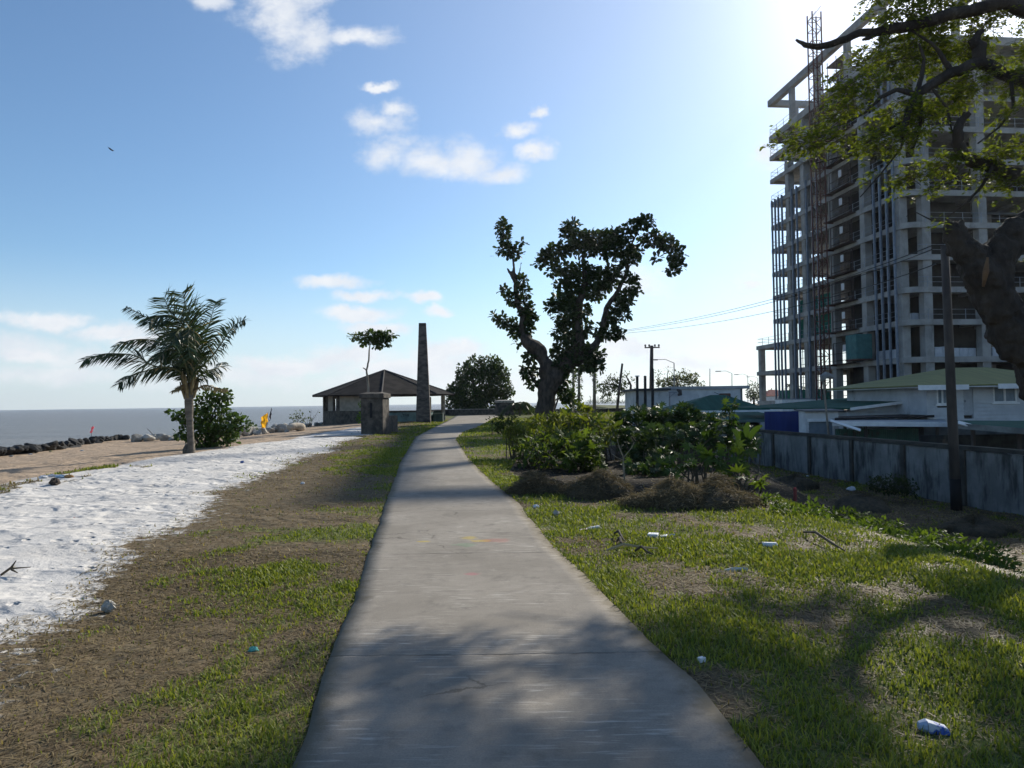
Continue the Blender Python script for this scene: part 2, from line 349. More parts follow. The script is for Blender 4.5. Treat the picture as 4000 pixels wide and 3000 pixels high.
c = mixc(nt, mapr(nt, noise_(nt, pos, 2.4, 6, .7), .56, .7, 0, .5), c, (.12, .108, .092)); c = mixc(nt, mapr(nt, noise_(nt, pos, 3.3, 7, .75), .6, .72, 0, .5), c, (.40, .37, .32))
at = nd(nt, 'ShaderNodeAttribute', attribute_name='Col'); se = nd(nt, 'ShaderNodeSeparateColor'); nt.links.new(at.outputs['Color'], se.inputs[0])
c = mixc(nt, mapr(nt, math_(nt, 'ADD', se.outputs[0], math_(nt, 'MULTIPLY', math_(nt, 'SUBTRACT', mid, .5), .8)), .55, 1.0, 0, .75), c, (.13, .11, .075))
nt.links.new(c, b.inputs['Base Color']); b.inputs['Roughness'].default_value = .9; b.inputs['Specular IOR Level'].default_value = .12
bump_(nt, math_(nt, 'SUBTRACT', math_(nt, 'ADD', math_(nt, 'MULTIPLY', mid, .6), math_(nt, 'MULTIPLY', fine, .4)), math_(nt, 'MULTIPLY', jm, 1.5)), .5, .012, b)
tag(mb.build('footpath', m, smooth=True), 'worn grey concrete footpath with cross joints running between grass verges', kind='structure')

# --- sea
m, nt, b, out = newmat('sea')
pos = nd(nt, 'ShaderNodeTexCoord').outputs['Object']; wv1 = noise_(nt, vscale(nt, pos, (.14, .5, 1)), 1, 7, .68)
wv2 = noise_(nt, vscale(nt, pos, (.035, .10, 1)), 1, 4, .6)
nt.links.new(mixc(nt, mapr(nt, wv2, .35, .65), (.20, .175, .145), (.15, .135, .115)), b.inputs['Base Color'])
b.inputs['Roughness'].default_value = .3; b.inputs['Specular IOR Level'].default_value = .4
bump_(nt, math_(nt, 'ADD', wv1, math_(nt, 'MULTIPLY', wv2, 1.6)), 1., 1.3, b)
mb = MB(); mb.add([(-9000, -400, -3), (9000, -400, -3), (9000, 12000, -3), (-9000, 12000, -3)], [[0, 1, 2, 3]])
tag(mb.build('sea', m), 'flat grey brown sea reaching out to a level horizon', kind='structure')

# ================================================================== GRASS (stuff)
grassmat = leafmat('grass_blades', .38, .6, (1.25, 1.25, .5), .25)
def blades(name, label, n, x0, x1, y0, y1, hmul, wmul, keep, ypow=1.0, straw=.35, seed=1, flat=.25):
    rg = np.random.default_rng(seed); u = rg.random(n)
    y = y0 + (y1 - y0) * u ** ypow; x = x0 + (x1 - x0) * rg.random(n)
    k = keep(x, y, rg.random(n)); x, y = x[k], y[k]; n = len(x)
    g = greenw(x, y); r = rg.random(n)
    isg = r < np.clip((g - .18) * 1.35, .03, .92)
    dist = np.sqrt(x * x + y * y)
    h = np.where(isg, .016 + .05 * rg.random(n) ** 1.5 * (.4 + g), .02 + .045 * rg.random(n)) * hmul
    lay = (~isg) & (rg.random(n) < .93)
    w = (.0028 + .0035 * rg.random(n)) * np.where(isg, 1, .68) * wmul * np.clip(dist / 4.5, .8, 12)
    a = rg.random(n) * 2 * np.pi; lean = np.where(lay, 1.6 + rg.random(n), flat + .75 * rg.random(n))
    z = zg(x, y); dx, dyy = np.cos(a), np.sin(a)
    px, py = -dyy, dx
    hz = np.where(lay, h * .22, h); base = np.stack([x, y, z - .004 + np.where(lay, .006, 0)], -1)
    mid = base + np.stack([dx * lean * h * .35, dyy * lean * h * .35, hz * .62], -1)
    tip = base + np.stack([dx * lean * h, dyy * lean * h, hz], -1)
    sd_ = np.stack([px * w, py * w, 0 * w], -1)
    V = np.stack([base - sd_, base + sd_, mid + sd_ * .75, tip, mid - sd_ * .75], 1).reshape(-1, 3)
    i5 = np.arange(n)[:, None] * 5; 
    v1 = rg.random(n)[:, None]; v2 = rg.random(n)[:, None]
    cg = np.array([.085, .125, .022]) * (1 - v1) + np.array([.25, .265, .05]) * v1
    cs_ = np.array([.33, .255, .135]) * (1 - v2 ** .85) + np.array([.085, .06, .034]) * v2 ** .85
    C = np.where(isg[:, None], cg, cs_); C = np.repeat(C, 5, 0)
    mb = MB(); mb.add(V, i5 + np.array([[0, 1, 2, 4]]), C); mb.f.append(i5 + np.array([[4, 2, 3]]))
    return tag(mb.build(name, grassmat), label, kind='stuff')
def edge_near(x, y):   # blades thicken against the slab edge
    return np.exp(-np.minimum(np.abs(x - pathL(y)), np.abs(x - pathR(y))) / .1)
def keepL(x, y, r): 
    sw = .5 + (sandx(y) - x) / 1.8 + .9 * (fbm(x * .9, y * .6, 41) - .5) + .5 * (fbm(x * 6, y * 6, 77) - .5)
    return (x < pathL(y) + .05 + .09 * (fbm(y * 5, y * 0, 71) - .5)) & (r < np.clip(1.35 - 1.6 * sw, .0015, 1) * (.32 + .68 * greenw(x, y)))
def keepR(x, y, r):
    return (x > pathR(y) - .05 - .10 * (fbm(y * 5, y * 0, 73) - .5)) & (x < edgex(y) + 6.5) & (r < .4 + .6 * greenw(x, y)) & ~((x > thickx(y)) & (y > 12.2) & (y < 26) & (x < 8) & (r > .06))
def dens(k): return lambda x, y, r: k(x, y, r)
blades('grass', 'patchy dry brown and green grass between the white sand and the concrete path', 150000, -5.2, -.7, 2.2, 8, .78, 1, keepL, 1.25, seed=1)
blades('grass', 'sparse low grass further along the sand side of the concrete path', 110000, -9, -1.2, 8, 24, .8, .8, keepL, 1.2, seed=2)
blades('grass', 'short grass verge around the stone pier and the chimney', 60000, -10.5, -2.4, 24, 70, 1.2, .7, keepL, 1.2, seed=3)
blades('grass', 'bright green and straw grass on the bank above the lower lot', 190000, .2, 8.5, 2.2, 8.5, .88, 1, keepR, 1.2, seed=4)
blades('grass', 'green grass along the path in front of the bushes', 120000, -1.6, 9, 8.5, 20, 1.05, .85, keepR, 1.15, seed=5)
blades('grass', 'grass verge between the path and the big twisted tree', 70000, -3, 9, 20, 75, 1.5, .7, keepR, 1.15, seed=6)
blades('grass', 'rough dry grass over the lower lot below the concrete wall', 90000, 6, 17.5, 8, 44, 1.7, .8, lambda x, y, r: (x > edgex(y) + 2.5) & (x < 16.3 - (y - 23) * .1), 1.2, seed=7)
def keepF(x, y, r): return (fbm(x * .8, y * .8, 88) > .58)
blades('grass', 'scattered tufts of grass growing along the top of the white sand', 26000, -12.6, -9.6, 9, 24, 1.6, .9, lambda x, y, r: (fbm(x * .9, y * .45, 88) > .58) & (y < 20), 1.1, seed=8)
blades('grass', 'dry grass on the far bank in front of the distant water', 60000, 3, 42, 75, 135, 3.2, .6, lambda x, y, r: (x > 2 + (y - 75) * .02) & (x < edgex(y) + 2), 1.1, seed=9)
# ================================================================== shared materials
stone_dark = M('old_stone', (.115, .10, .083), (.05, .044, .038), 3.5, .95, .8, 14, .03, grime=((.035, .034, .032), (1, 1, .6), 2.2, .5, .68))
stone_lite = M('weathered_plaster', (.40, .37, .31), (.20, .185, .16), 4, .95, .6, 16, .02, grime=((.06, .055, .05), (1, 1, .5), 3, .55, .7))
concrete = M('raw_concrete', (.35, .34, .325), (.23, .225, .215), .5, .9, .3, 6, .02, grime=((.16, .155, .15), (.6, .6, .2), 1.2, .56, .74))
wallcon = M('block_wall_render', (.25, .25, .24), (.165, .165, .16), 1.1, .9, .4, 12, .01, grime=((.05, .052, .05), (1.4, 1.4, .3), 1.5, .46, .66))
bark = M('bark', (.085, .066, .052), (.035, .028, .023), 4, .95, 1, 9, .05, stretch=(1, 1, .35))
bark_pale = M('pale_bark', (.30, .255, .20), (.17, .14, .11), 5, .95, .8, 12, .02, stretch=(1, 1, .5))
palm_bark = M('palm_trunk', (.18, .155, .125), (.095, .082, .068), 3, .95, .9, 5, .03, stretch=(1, 1, 3.5))
twigmat = M('twigs', (.10, .08, .055), (.06, .048, .035), 6, .9)
leaf = leafmat('leaves', .30, .5, spec=.28)
leaf_thin = leafmat('thin_leaves', .45, .58, (1.35, 1.35, .45), .2)
palmleaf = leafmat('palm_fronds', .22, .4, (1.3, 1.25, .5), .45)
rockdark = M('dark_rock', (.04, .039, .038), (.018, .018, .018), 3, .85, .7, 8, .05)
rockpale = M('pale_rock', (.40, .375, .33), (.25, .235, .21), 2.5, .95, .6, 9, .04)
timber = M('timber', (.085, .07, .062), (.045, .038, .035), 2, .9, .5, 14, .01, stretch=(1, 1, .25))
whitep = M('white_paint', (.78, .79, .80), (.64, .65, .67), 1.5, .7, .1, 20)
dark = M('near_black', (.02, .02, .022), (.012, .012, .014), 2, .9)  # near black, also paints the recess shade on the stone pier
roof_dark = M('tarred_roof', (.034, .031, .03), (.02, .019, .019), 1.3, .95, .4, 14, .02, grime=((.055, .05, .045), (1, 1, 1), .7, .58, .75), spec=.04)
steel = M('galvanised_steel', (.30, .33, .37), (.22, .245, .28), 2, .55, .1, 20, metal=.3)
cloth_p = dict(rough=.9, spec=.1)

plaster = M('dim_plaster', (.30, .27, .225), (.22, .20, .165), 2, .95, .4, 12, .01)
# ------------------------------------------------------------------ rocks
def rock_mesh(seed, n=10):
    import bmesh
    rg = np.random.default_rng(seed); bm = bmesh.new(); bmesh.ops.create_icosphere(bm, subdivisions=3, radius=1)
    N = rg.normal(size=(n, 3)); N /= np.linalg.norm(N, axis=1)[:, None]; D = .42 + .42 * rg.random(n)
    for v in bm.verts:
        p = np.array(v.co); dd = N @ p; k = dd > .05
        v.co = Vector(p * min(1, float(np.min(D[k] / dd[k])) if k.any() else 1) * (1 + .03 * (rg.random() - .5)))
    for v in bm.verts: v.co.x *= 1.2; v.co.z *= .85
    me = bpy.data.meshes.new('rock'); bm.to_mesh(me); bm.free()
    me.polygons.foreach_set('use_smooth', np.zeros(len(me.polygons), bool)); return me
RK = {k: [rock_mesh(s) for s in range(a, a + 5)] for k, a in (('d', 0), ('p', 20))}
for k, mt in (('d', rockdark), ('p', rockpale)):
    for me in RK[k]: me.materials.append(mt)
def rock(k, p, r, label, group, name='boulder'):
    o = bpy.data.objects.new(name, RK[k][rng.integers(5)]); COL.objects.link(o)
    o.location = p; o.scale = (r * (.8 + .4 * rng.random()), r * (.8 + .4 * rng.random()), r * (.75 + .3 * rng.random())); o.rotation_euler = (rng.random() * .6, rng.random() * .6, rng.random() * 6)
    return tag(o, label, 'boulder', group)
dl = [(-130, 1795), (0, 1774), (120, 1764), (230, 1752), (310, 1738), (400, 1727), (470, 1722), (500, 1722)]
for row, (dz, off_, rr) in enumerate(((-.95, 0, .42), (-.72, 8, .36), (-1.05, -9, .5), (-.6, 14, .3))):
    for px in np.arange(-120, 500, 15 + 4 * row):
        q = px + rng.normal() * 5; py = np.interp(q, [a for a, _ in dl], [a for _, a in dl]) - off_
        p = G(q, py, dz)
        if row == 2: p.y += 1.2
        rock('d', p, rr * (.7 + .6 * rng.random()), 'dark wet boulder in the low rock line between brown beach and sea', 'dark boulders along the shore')
for px, py, r in [(537, 1728, 21), (577, 1727, 19), (592, 1722, 13), (612, 1722, 15), (641, 1727, 19), (674, 1727, 14), (700, 1727, 17), (605, 1712, 10)]:
    p = G(px, py, -.9); s_ = S(p.y); rock('p', p + Vector((0, 0, r * s_ * .75)), r * s_ * 1.45, 'pale grey boulder in the cluster beyond the palm trunk at the sea edge', 'pale boulders left of the palm')
for px, py, r in [(932, 1703, 19), (968, 1701, 24), (1003, 1700, 19), (1028, 1699, 18), (1057, 1692, 16), (1083, 1690, 17), (1103, 1690, 22), (1121, 1693, 9), (1138, 1670, 13), (1158, 1672, 10), (1178, 1670, 12), (1120, 1676, 14), (1192, 1668, 9), (1207, 1667, 10), (1234, 1664, 9), (1252, 1663, 9), (1068, 1678, 12), (990, 1690, 16)]:
    p = G(px, py, -.25); s_ = S(p.y); rock('p', p + Vector((0, 0, r * s_ * .7)), r * s_ * 1.35, 'grey boulder of the heap between the beach bush and the round pavilion', 'grey boulders by the pavilion')

# driftwood log
a, b_ = G(1129, 1683, -.05), G(1292, 1664, .0); b_.y = a.y + 1.2
pts = [a.lerp(b_, t) + Vector((0, 0, .2 + .06 * math.sin(t * 5))) for t in np.linspace(0, 1, 12)]
put(MB().tube(pts, [.2, .23, .24, .25, .24, .25, .27, .29, .29, .27, .22, .1], 12, wob=.06, jit=.1), 'driftwood_log', M('driftwood', (.50, .44, .36), (.30, .25, .19), 3, .95, .8, 10, .03, stretch=(.3, 1, 1)), 'bleached driftwood log lying in front of the grey boulders', 'log', tuple(a), smooth=True)

# flags
def flag(name, label, pole, sheet, colr, Y):
    t = thing(name, label, 'flag', tuple(A(*pole[0], Y)))
    o0 = Vector(t.location); P = [A(x, y, Y) - o0 for x, y in pole]
    MB().tube(P, .014, 6).build('pole', timber, t)
    mb = MB(); nu, nv = 7, 9; q = [A(x, y, Y) - o0 for x, y in sheet]; V = []
    for i in range(nu):
        for j in range(nv):
            u, v = i / (nu - 1), j / (nv - 1); p = q[0].lerp(q[1], u).lerp(q[3].lerp(q[2], u), v)
            V.append(tuple(p + Vector((.03 * math.sin(v * 9 + u * 3), .09 * math.sin(u * 7 + v * 4), .03 * math.sin(u * 8)))))
    ix = np.arange(nu * nv).reshape(nu, nv); mb.add(V, np.stack([ix[:-1, :-1], ix[1:, :-1], ix[1:, 1:], ix[:-1, 1:]], -1).reshape(-1, 4), colr)
    mb.build('cloth', leafmat(name + '_cloth', .5, .9, (1.2, 1.1, .9), .05), t, smooth=True)
flag('yellow_flag', 'tattered yellow flag blowing on a leaning stick among the grey boulders', [(1040, 1690), (1046, 1610)], [(1044, 1612), (1046, 1650), (1021, 1652), (1022, 1628)], (.75, .42, .03), 50)
flag('yellow_flag', 'lower yellow flag hanging down to the boulder beneath the first one', [(1036, 1690), (1042, 1640)], [(1041, 1645), (1036, 1676), (1024, 1674), (1019, 1650)], (.78, .46, .04), 49.6)
flag('dark_flag', 'torn black flag on the tallest stick among the boulders', [(1036, 1690), (1061, 1592)], [(1060, 1594), (1051, 1626), (1055, 1649), (1060, 1622)], (.03, .03, .045), 50.4)
flag('pink_flag', 'faded pink strip flag on a thin stick standing out in the water', [(352, 1733), (362, 1664)], [(366, 1665), (356, 1668), (354, 1692), (360, 1690)], (.75, .16, .22), 62)
put(MB().tube([A(576, 1675, 60), A(605, 1705, 60)], [.02, .03], 5), 'stick', timber, 'thin driftwood stick leaning out over the pale boulders', 'stick', tuple(A(605, 1705, 60)))

# ------------------------------------------------------------------ pavilion
PC = Vector((-11.75, 66, .02)); pk = 1.128; pav = thing('round_pavilion', 'open eight sided pavilion with dark pyramid roof beside the chimney', 'pavilion', PC)
ang = [R(-82 + 45 * i) for i in range(8)]
def ov(r, i, z=0): return Vector((r * math.cos(ang[i % 8]), r * math.sin(ang[i % 8]), z))
apex = Vector((0, 0, 4.76)); EV = 2.46
mb = MB()
for i in range(8): mb.add([apex, ov(6.49, i, EV), ov(6.49, i + 1, EV)], [[0, 1, 2]]); mb.add([apex - Vector((0, 0, .14)), ov(6.43, i, EV - .1), ov(6.43, i + 1, EV - .1)], [[2, 1, 0]]); mb.add([ov(6.49, i, EV), ov(6.43, i, EV - .1), ov(6.43, i + 1, EV - .1), ov(6.49, i + 1, EV)], [[0, 1, 2, 3]])
rf = mb.build('roof', roof_dark, pav)
mb = MB()
for i in range(8): mb.tube([apex + Vector((0, 0, .02)), ov(6.45, i, EV + .03)], [.06, .07], 6)
mb.build('hip_ridge', M('ridge', (.06, .054, .05), (.04, .037, .035), 2), rf)
green_paint = M('faded_green_paint', (.17, .25, .235), (.115, .165, .16), 1.5, .85, .2, 12, .01, grime=((.07, .08, .075), (1, 1, .6), 2, .55, .7))
for i in range(8):
    left = i in (5, 6, 7)
    if i in (0,): pass
    p, q = ov(5.36, i), ov(5.36, i + 1); d = (q - p).normalized(); n = Vector((d.y, -d.x, 0)); w = .14
    a0, a1 = (p + d * .12, q - d * .12)
    if i == 1: a0, a1 = p + d * .12, p + d * 1.1     # doorway side towards the path
    top = 1.02 if left else .9
    bot = -.95
    mb = MB(); mb.prism([(a0 + n * w)[:2], (a1 + n * w)[:2], (a1 - n * w)[:2], (a0 - n * w)[:2]], bot, top); par = mb.build('parapet', stone_dark if left or i in (3, 4) else green_paint, pav)
    if i == 0:
        cu = bpy.data.curves.new('graffiti', 'FONT'); cu.body = 'TNB'; cu.size = .30; cu.extrude = .002; cu.align_x = 'CENTER'
        go = bpy.data.objects.new('graffiti', cu); COL.objects.link(go); go.parent = par; cu.materials.append(dark)
        bpy.context.view_layer.update(); me_ = bpy.data.meshes.new_from_object(go.evaluated_get(bpy.context.evaluated_depsgraph_get())); bpy.data.objects.remove(go); go = bpy.data.objects.new('graffiti', me_); COL.objects.link(go); go.parent = par
        g0 = p.lerp(q, .5) + n * (w + .004); go.location = (g0.x, g0.y, .55); go.rotation_euler = (R(90), 0, math.atan2(d.y, d.x))
    cp = MB(); cp.prism([(a0 + n * (w + .05))[:2], (a1 + n * (w + .05))[:2], (a1 - n * (w + .05))[:2], (a0 - n * (w + .05))[:2]], top + .002, top + .075); cp.build('coping', stone_dark, par)
    mb = MB(); mb.box((p.x, p.y, .98), (.28, .28, 2.94), Matrix.Rotation(math.atan2(d.y, d.x), 3, 'Z')); mb.build('column', stone_dark if left or i == 0 else stone_lite, pav)
    if i == 6:      # half-filled wall with its window hole
        z0, z1 = top + .08, EV - .02
        def seg(s0, s1, za, zb, mt, nm, par_): 
            e, f = p + d * s0, p + d * s1; k = MB(); k.prism([(e + n * .1)[:2], (f + n * .1)[:2], (f - n * .1)[:2], (e - n * .1)[:2]], za, zb); return k.build(nm, mt, par_)
        wl = seg(1.4, 2.75, z0, z1, plaster, 'wall', pav); seg(2.76, 3.95, 2.14, z1 - .002, stone_dark, 'lintel', pav)
        seg(2.76, 2.95, z0, 2.13, stone_dark, 'window_frame', wl); seg(3.75, 3.95, z0, 2.13, stone_dark, 'window_frame', wl)
    if i == 7:
        e, f = p + d * .17, p + d * 3.95; k = MB(); k.prism([(e + n * .1)[:2], (f + n * .1)[:2], (f - n * .1)[:2], (e - n * .1)[:2]], top + .08, EV - .02); k.build('wall', plaster, pav)
    if i == 6:
        for s0 in (.85,): e = p + d * s0; MB().box((e.x, e.y, (top + EV) / 2 + .03), (.22, .22, EV - top - .1)).build('post', stone_dark, pav)
for i, x in enumerate((4.1, 4.5)):
    MB().box((x, -2.9 + i * .3, .55), (.16, .16, 3.3)).build('post', M('cream_post', (.42, .38, .24), (.3, .27, .18), 3), pav)
MB().bb((4.75, -2.7, -.4), (5.6, -1.95, .75)).build('planter_box', M('dark_green_paint', (.06, .09, .07), (.035, .05, .042), 2), pav, bevel=.02)
MB().prism([ov(5.3, i)[:2] for i in range(8)], -.5, -.02).build('floor', stone_dark, pav)

# obelisk chimney
ob = G(1651, 1650, .1); s_ = S(ob.y); mb = MB()
lev = [(0, .60), (.9, .575), (1.02, .575), (4.2, .455), (8.35, .30), (8.45, .30)]
V = []; 
for z, h in lev: V += [(-h, -h, z - .2), (h, -h, z - .2), (h, h, z - .2), (-h, h, z - .2)]
f = [[i * 4 + k, i * 4 + (k + 1) % 4, i * 4 + 4 + (k + 1) % 4, i * 4 + 4 + k] for i in range(len(lev) - 1) for k in range(4)] + [[3, 2, 1, 0], [20, 21, 22, 23]]
mb.add(V, f); chim = mb.build('brick_chimney', M('sooty_brick', (.135, .115, .10), (.06, .053, .048), 2, .95, .9, 12, .03, stretch=(1, 1, 2.2), grime=((.03, .028, .027), (.5, .5, 1.4), 1.3, .52, .66)), bevel=.03)
chim.location = (ob.x, ob.y + .6, .1); chim.rotation_euler = (0, 0, R(4)); tag(chim, 'tall tapering dark brick chimney standing on the grass by the pavilion', 'chimney')

# stone piers
def pier(label, x, y, z, wd, dp, ht, rz, mt, capm):
    t = thing('stone_pier', label, 'gate pier', (x, y, z), rz)
    mb = MB(); mb.bb((-wd / 2, -dp / 2, -.3), (wd / 2, dp / 2, ht - .34)); bd = mb.build('shaft', mt, t, bevel=.03)
    mb = MB(); mb.bb((-wd / 2 - .07, -dp / 2 - .07, ht - .335), (wd / 2 + .07, dp / 2 + .07, ht - .1)); mb.add([(-wd / 2 - .07, -dp / 2 - .07, ht - .098), (wd / 2 + .07, -dp / 2 - .07, ht - .098), (wd / 2 + .07, dp / 2 + .07, ht - .098), (-wd / 2 - .07, dp / 2 + .07, ht - .098), (-wd * .3, -dp * .3, ht), (wd * .3, -dp * .3, ht), (wd * .3, dp * .3, ht), (-wd * .3, dp * .3, ht)], [[0, 1, 5, 4], [1, 2, 6, 5], [2, 3, 7, 6], [3, 0, 4, 7], [4, 5, 6, 7], [3, 2, 1, 0]])
    mb.build('cap', capm, t, bevel=.015); return t
pg = G(1462, 1697, 0)
pr = pier('massive blackened stone pier with a flat cap beside the white sand', pg.x - .06, pg.y + .65, 0, 1.22, 1.3, 2.3, R(-6), stone_dark, stone_dark)
MB().bb((-.1, -.656, .9), (.04, -.6, 1.7)).build('recess_shade_strip', dark, pr)  # proud dark strip paints in the shade of a recess
mb = MB(); mb.bb((.18, .66, -.3), (.56, 2.6, .98)); mb.build('return_wall', stone_dark, pr, bevel=.02)
pf = G(1971, 1618, .0)
pier('squat weathered stone pier at the far end of the low sea wall', A(1970, 1600, 91.5).x, 92.2, 0, 2.35, 1.5, 2.0, R(3), stone_dark, stone_lite)
# low sea wall
t = thing('sea_wall', 'low stone sea wall closing off the far end of the path', 'wall', (-4.5, 97, 0))
pts = [(-6.0, -4), (-4.4, .4), (5, 1.2), (16, 3.5), (30, 12)]
for i in range(len(pts) - 1):
    p, q = Vector((*pts[i], 0)), Vector((*pts[i + 1], 0)); d = (q - p).normalized(); n = Vector((-d.y, d.x, 0)) * .2
    h = .78 if i < 2 else .6
    MB().prism([(p - n)[:2], (q - n)[:2], (q + n)[:2], (p + n)[:2]], -.4, h).build('wall_run', stone_dark, t)
    n = n * 1.3; MB().prism([(p - n)[:2], (q - n)[:2], (q + n)[:2], (p + n)[:2]], h + .002, h + .08).build('coping', stone_lite, t)

# ================================================================== FOLIAGE TOOLS
T_OB = np.array([(0, 0, 0), (.35, .2, .05), (.75, .3, .06), (1, .06, -.04), (1, -.06, -.04), (.75, -.3, .06), (.35, -.2, .05)]); T_OBF = [[0, 1, 2, 3, 4, 5, 6]]
T_OV = np.array([(0, 0, 0), (.45, .24, .05), (1, 0, -.05), (.45, -.24, .05)]); T_OVF = [[0, 1, 2, 3]]
_a = np.linspace(-2.5, 2.5, 15); _r = np.where(np.arange(15) % 2 == 0, 1.0, .48)
T_PA = np.concatenate([[(0, 0, .0)], np.stack([.12 + .62 * _r * np.cos(_a), .62 * _r * np.sin(_a), -.16 * _r ** 2], -1)]); T_PAF = [[0, i, i + 1] for i in range(1, 15)]
def unit(v): return v / np.maximum(np.linalg.norm(v, axis=-1, keepdims=True), 1e-9)
def leaves(mb, T, TF, pos, dirs, nor, size, colr):
    d = unit(dirs); y = unit(np.cross(nor, d)); z = np.cross(d, y); n = len(pos); k = len(T)
    V = pos[:, None] + size[:, None, None] * (T[None, :, 0:1] * d[:, None] + T[None, :, 1:2] * y[:, None] + T[None, :, 2:3] * z[:, None])
    C = np.repeat(colr, k, 0); base = np.arange(n)[:, None] * k; off = mb.n
    mb.v.append(V.reshape(-1, 3)); mb.c.append(C); mb.n += n * k
    for L in sorted(set(len(f) for f in TF)):
        FF = np.array([f for f in TF if len(f) == L]); mb.f.append((base[:, None] + FF[None]).reshape(-1, L) + off)
def ramp(rg, n, c0, c1): t = rg.random(n)[:, None]; return np.array(c0) * (1 - t) + np.array(c1) * t
def blobcloud(mb, rg, blobs_, per, size, T, TF, c0, c1, Y=None, up=.35, depth=1., shell=.45, lo=.7, hi=1.3):
    """leaf clumps filling ellipsoids; blob = centre, radii(x, y, z)"""
    for c, r in blobs_:
        n = max(3, int(per * (r[0] * r[2]) / (size * size)))
        d = unit(rg.normal(size=(n, 3))); rr = shell + (1 - shell) * rg.random(n) ** .6
        # lumpy outline
        rr = rr * (.78 + .45 * vnoise(d[:, 0] * 2.3 + c[0] * 3, d[:, 2] * 2.3 + c[2] * 3 + d[:, 1] * 1.7, 5))
        pos = np.array(c) + d * rr[:, None] * np.array(r)
        dr = d * .8 + rg.normal(size=(n, 3)) * .7 + np.array([0, 0, -.1]); nor = rg.normal(size=(n, 3)) * .6 + np.array([0, 0, up * 2]) + d * .4
        leaves(mb, T, TF, pos, dr, nor, size * (lo + (hi - lo) * rg.random(n)), ramp(rg, n, c0, c1))
def pxblobs(lst, Y, f, dz=1.0):   # f maps region pixels to photo pixels
    res = []
    for e in lst:
        x, y = f(e[0], e[1]); k = f.k; yy = Y if len(e) < 5 else e[4]
        s_ = S(yy) * k; res.append((A(x, y, yy), (e[2] * s_, (e[2] + e[3]) / 2 * s_ * dz, e[3] * s_)))
    return res
class Reg:
    def __init__(s, x0, y0, k): s.x0, s.y0, s.k = x0, y0, k
    def __call__(s, x, y): return s.x0 + x * s.k, s.y0 + y * s.k
def limbs(mb, f, Y, lst, seg=9, jit=.12, dyw=0.):
    for chain in lst:
        P = [A(*f(e[0], e[1]), Y + (e[3] if len(e) > 3 else 0)) for e in chain]; rad = [e[2] * f.k * S(Y) for e in chain]
        Q, RR = [], []
        for i in range(len(P) - 1):
            for t in (0, .34, .67): Q.append(P[i].lerp(P[i + 1], t) + Vector(rng.normal(size=3) * rad[i] * .12 * (t > 0))); RR.append(rad[i] * (1 - t) + rad[i + 1] * t)
        Q.append(P[-1]); RR.append(rad[-1]); mb.tube(Q, RR, seg, jit=jit, wob=.05)

def organic(o, vox, it, amp, size):
    m_ = o.modifiers.new('join', 'REMESH'); m_.mode = 'VOXEL'; m_.voxel_size = vox; m_.use_smooth_shade = True
    m_ = o.modifiers.new('soften', 'SMOOTH'); m_.iterations = it; m_.factor = .5
    tx = bpy.data.textures.new(o.name + '_bark', 'CLOUDS'); tx.noise_scale = size; tx.noise_depth = 4
    m_ = o.modifiers.new('bark', 'DISPLACE'); m_.texture = tx; m_.strength = amp; m_.mid_level = .5; m_.texture_coords = 'LOCAL'; return o
# ------------------------------------------------------------------ big twisted almond tree
r3 = Reg(1800, 800, .5426); TY = 62
tr = thing('almond_tree', 'big twisted almond tree with thick trunk and ragged dark crown beside the path', 'tree', tuple(A(2110, 1650, TY)))
def local(mb, t): mb.v = [v - np.array(t.location) for v in mb.v]; return mb
mb = MB(); limbs(mb, r3, TY, [
    [(590, 1600, 78), (605, 1480, 66), (625, 1300, 68), (620, 1220, 60), (600, 1130, 44), (565, 1050, 55), (480, 990, 46), (440, 900, 28), (450, 800, 26), (405, 700, 22), (392, 550, 17), (382, 450, 10), (375, 370, 9), (318, 280, 7), (300, 180, 5)],
    [(630, 1330, 70), (690, 1230, 66), (770, 1140, 58), (850, 1020, 48), (835, 850, 40), (850, 700, 30), (900, 560, 24), (880, 400, 15), (900, 290, 9), (800, 230, 6)],
    [(820, 1130, 45), (890, 1080, 36), (980, 1000, 26), (1020, 880, 22), (1050, 740, 20), (1130, 620, 17), (1190, 500, 14), (1200, 430, 13), (1220, 300, 11), (1300, 150, 6)],
    [(895, 310, 9), (720, 330, 7), (570, 410, 4)], [(1215, 310, 10), (1400, 240, 8), (1560, 330, 5), (1590, 420, 3)], [(390, 560, 14), (355, 490, 12), (330, 455, 8)], [(400, 560, 8), (420, 490, 7), (437, 410, 6)],
    [(320, 350, 4), (280, 360, 4), (185, 376, 2)], [(445, 960, 18), (380, 870, 9), (260, 810, 5)], [(600, 1150, 20), (520, 1080, 9), (470, 1060, 6)], [(560, 1310, 20), (510, 1240, 12), (480, 1180, 7)], [(845, 780, 16), (700, 700, 10), (620, 740, 5)], [(860, 600, 14), (740, 520, 8), (690, 460, 5)]])
organic(local(mb, tr).build('trunk', bark, tr, smooth=True), .1, 4, .12, .5)
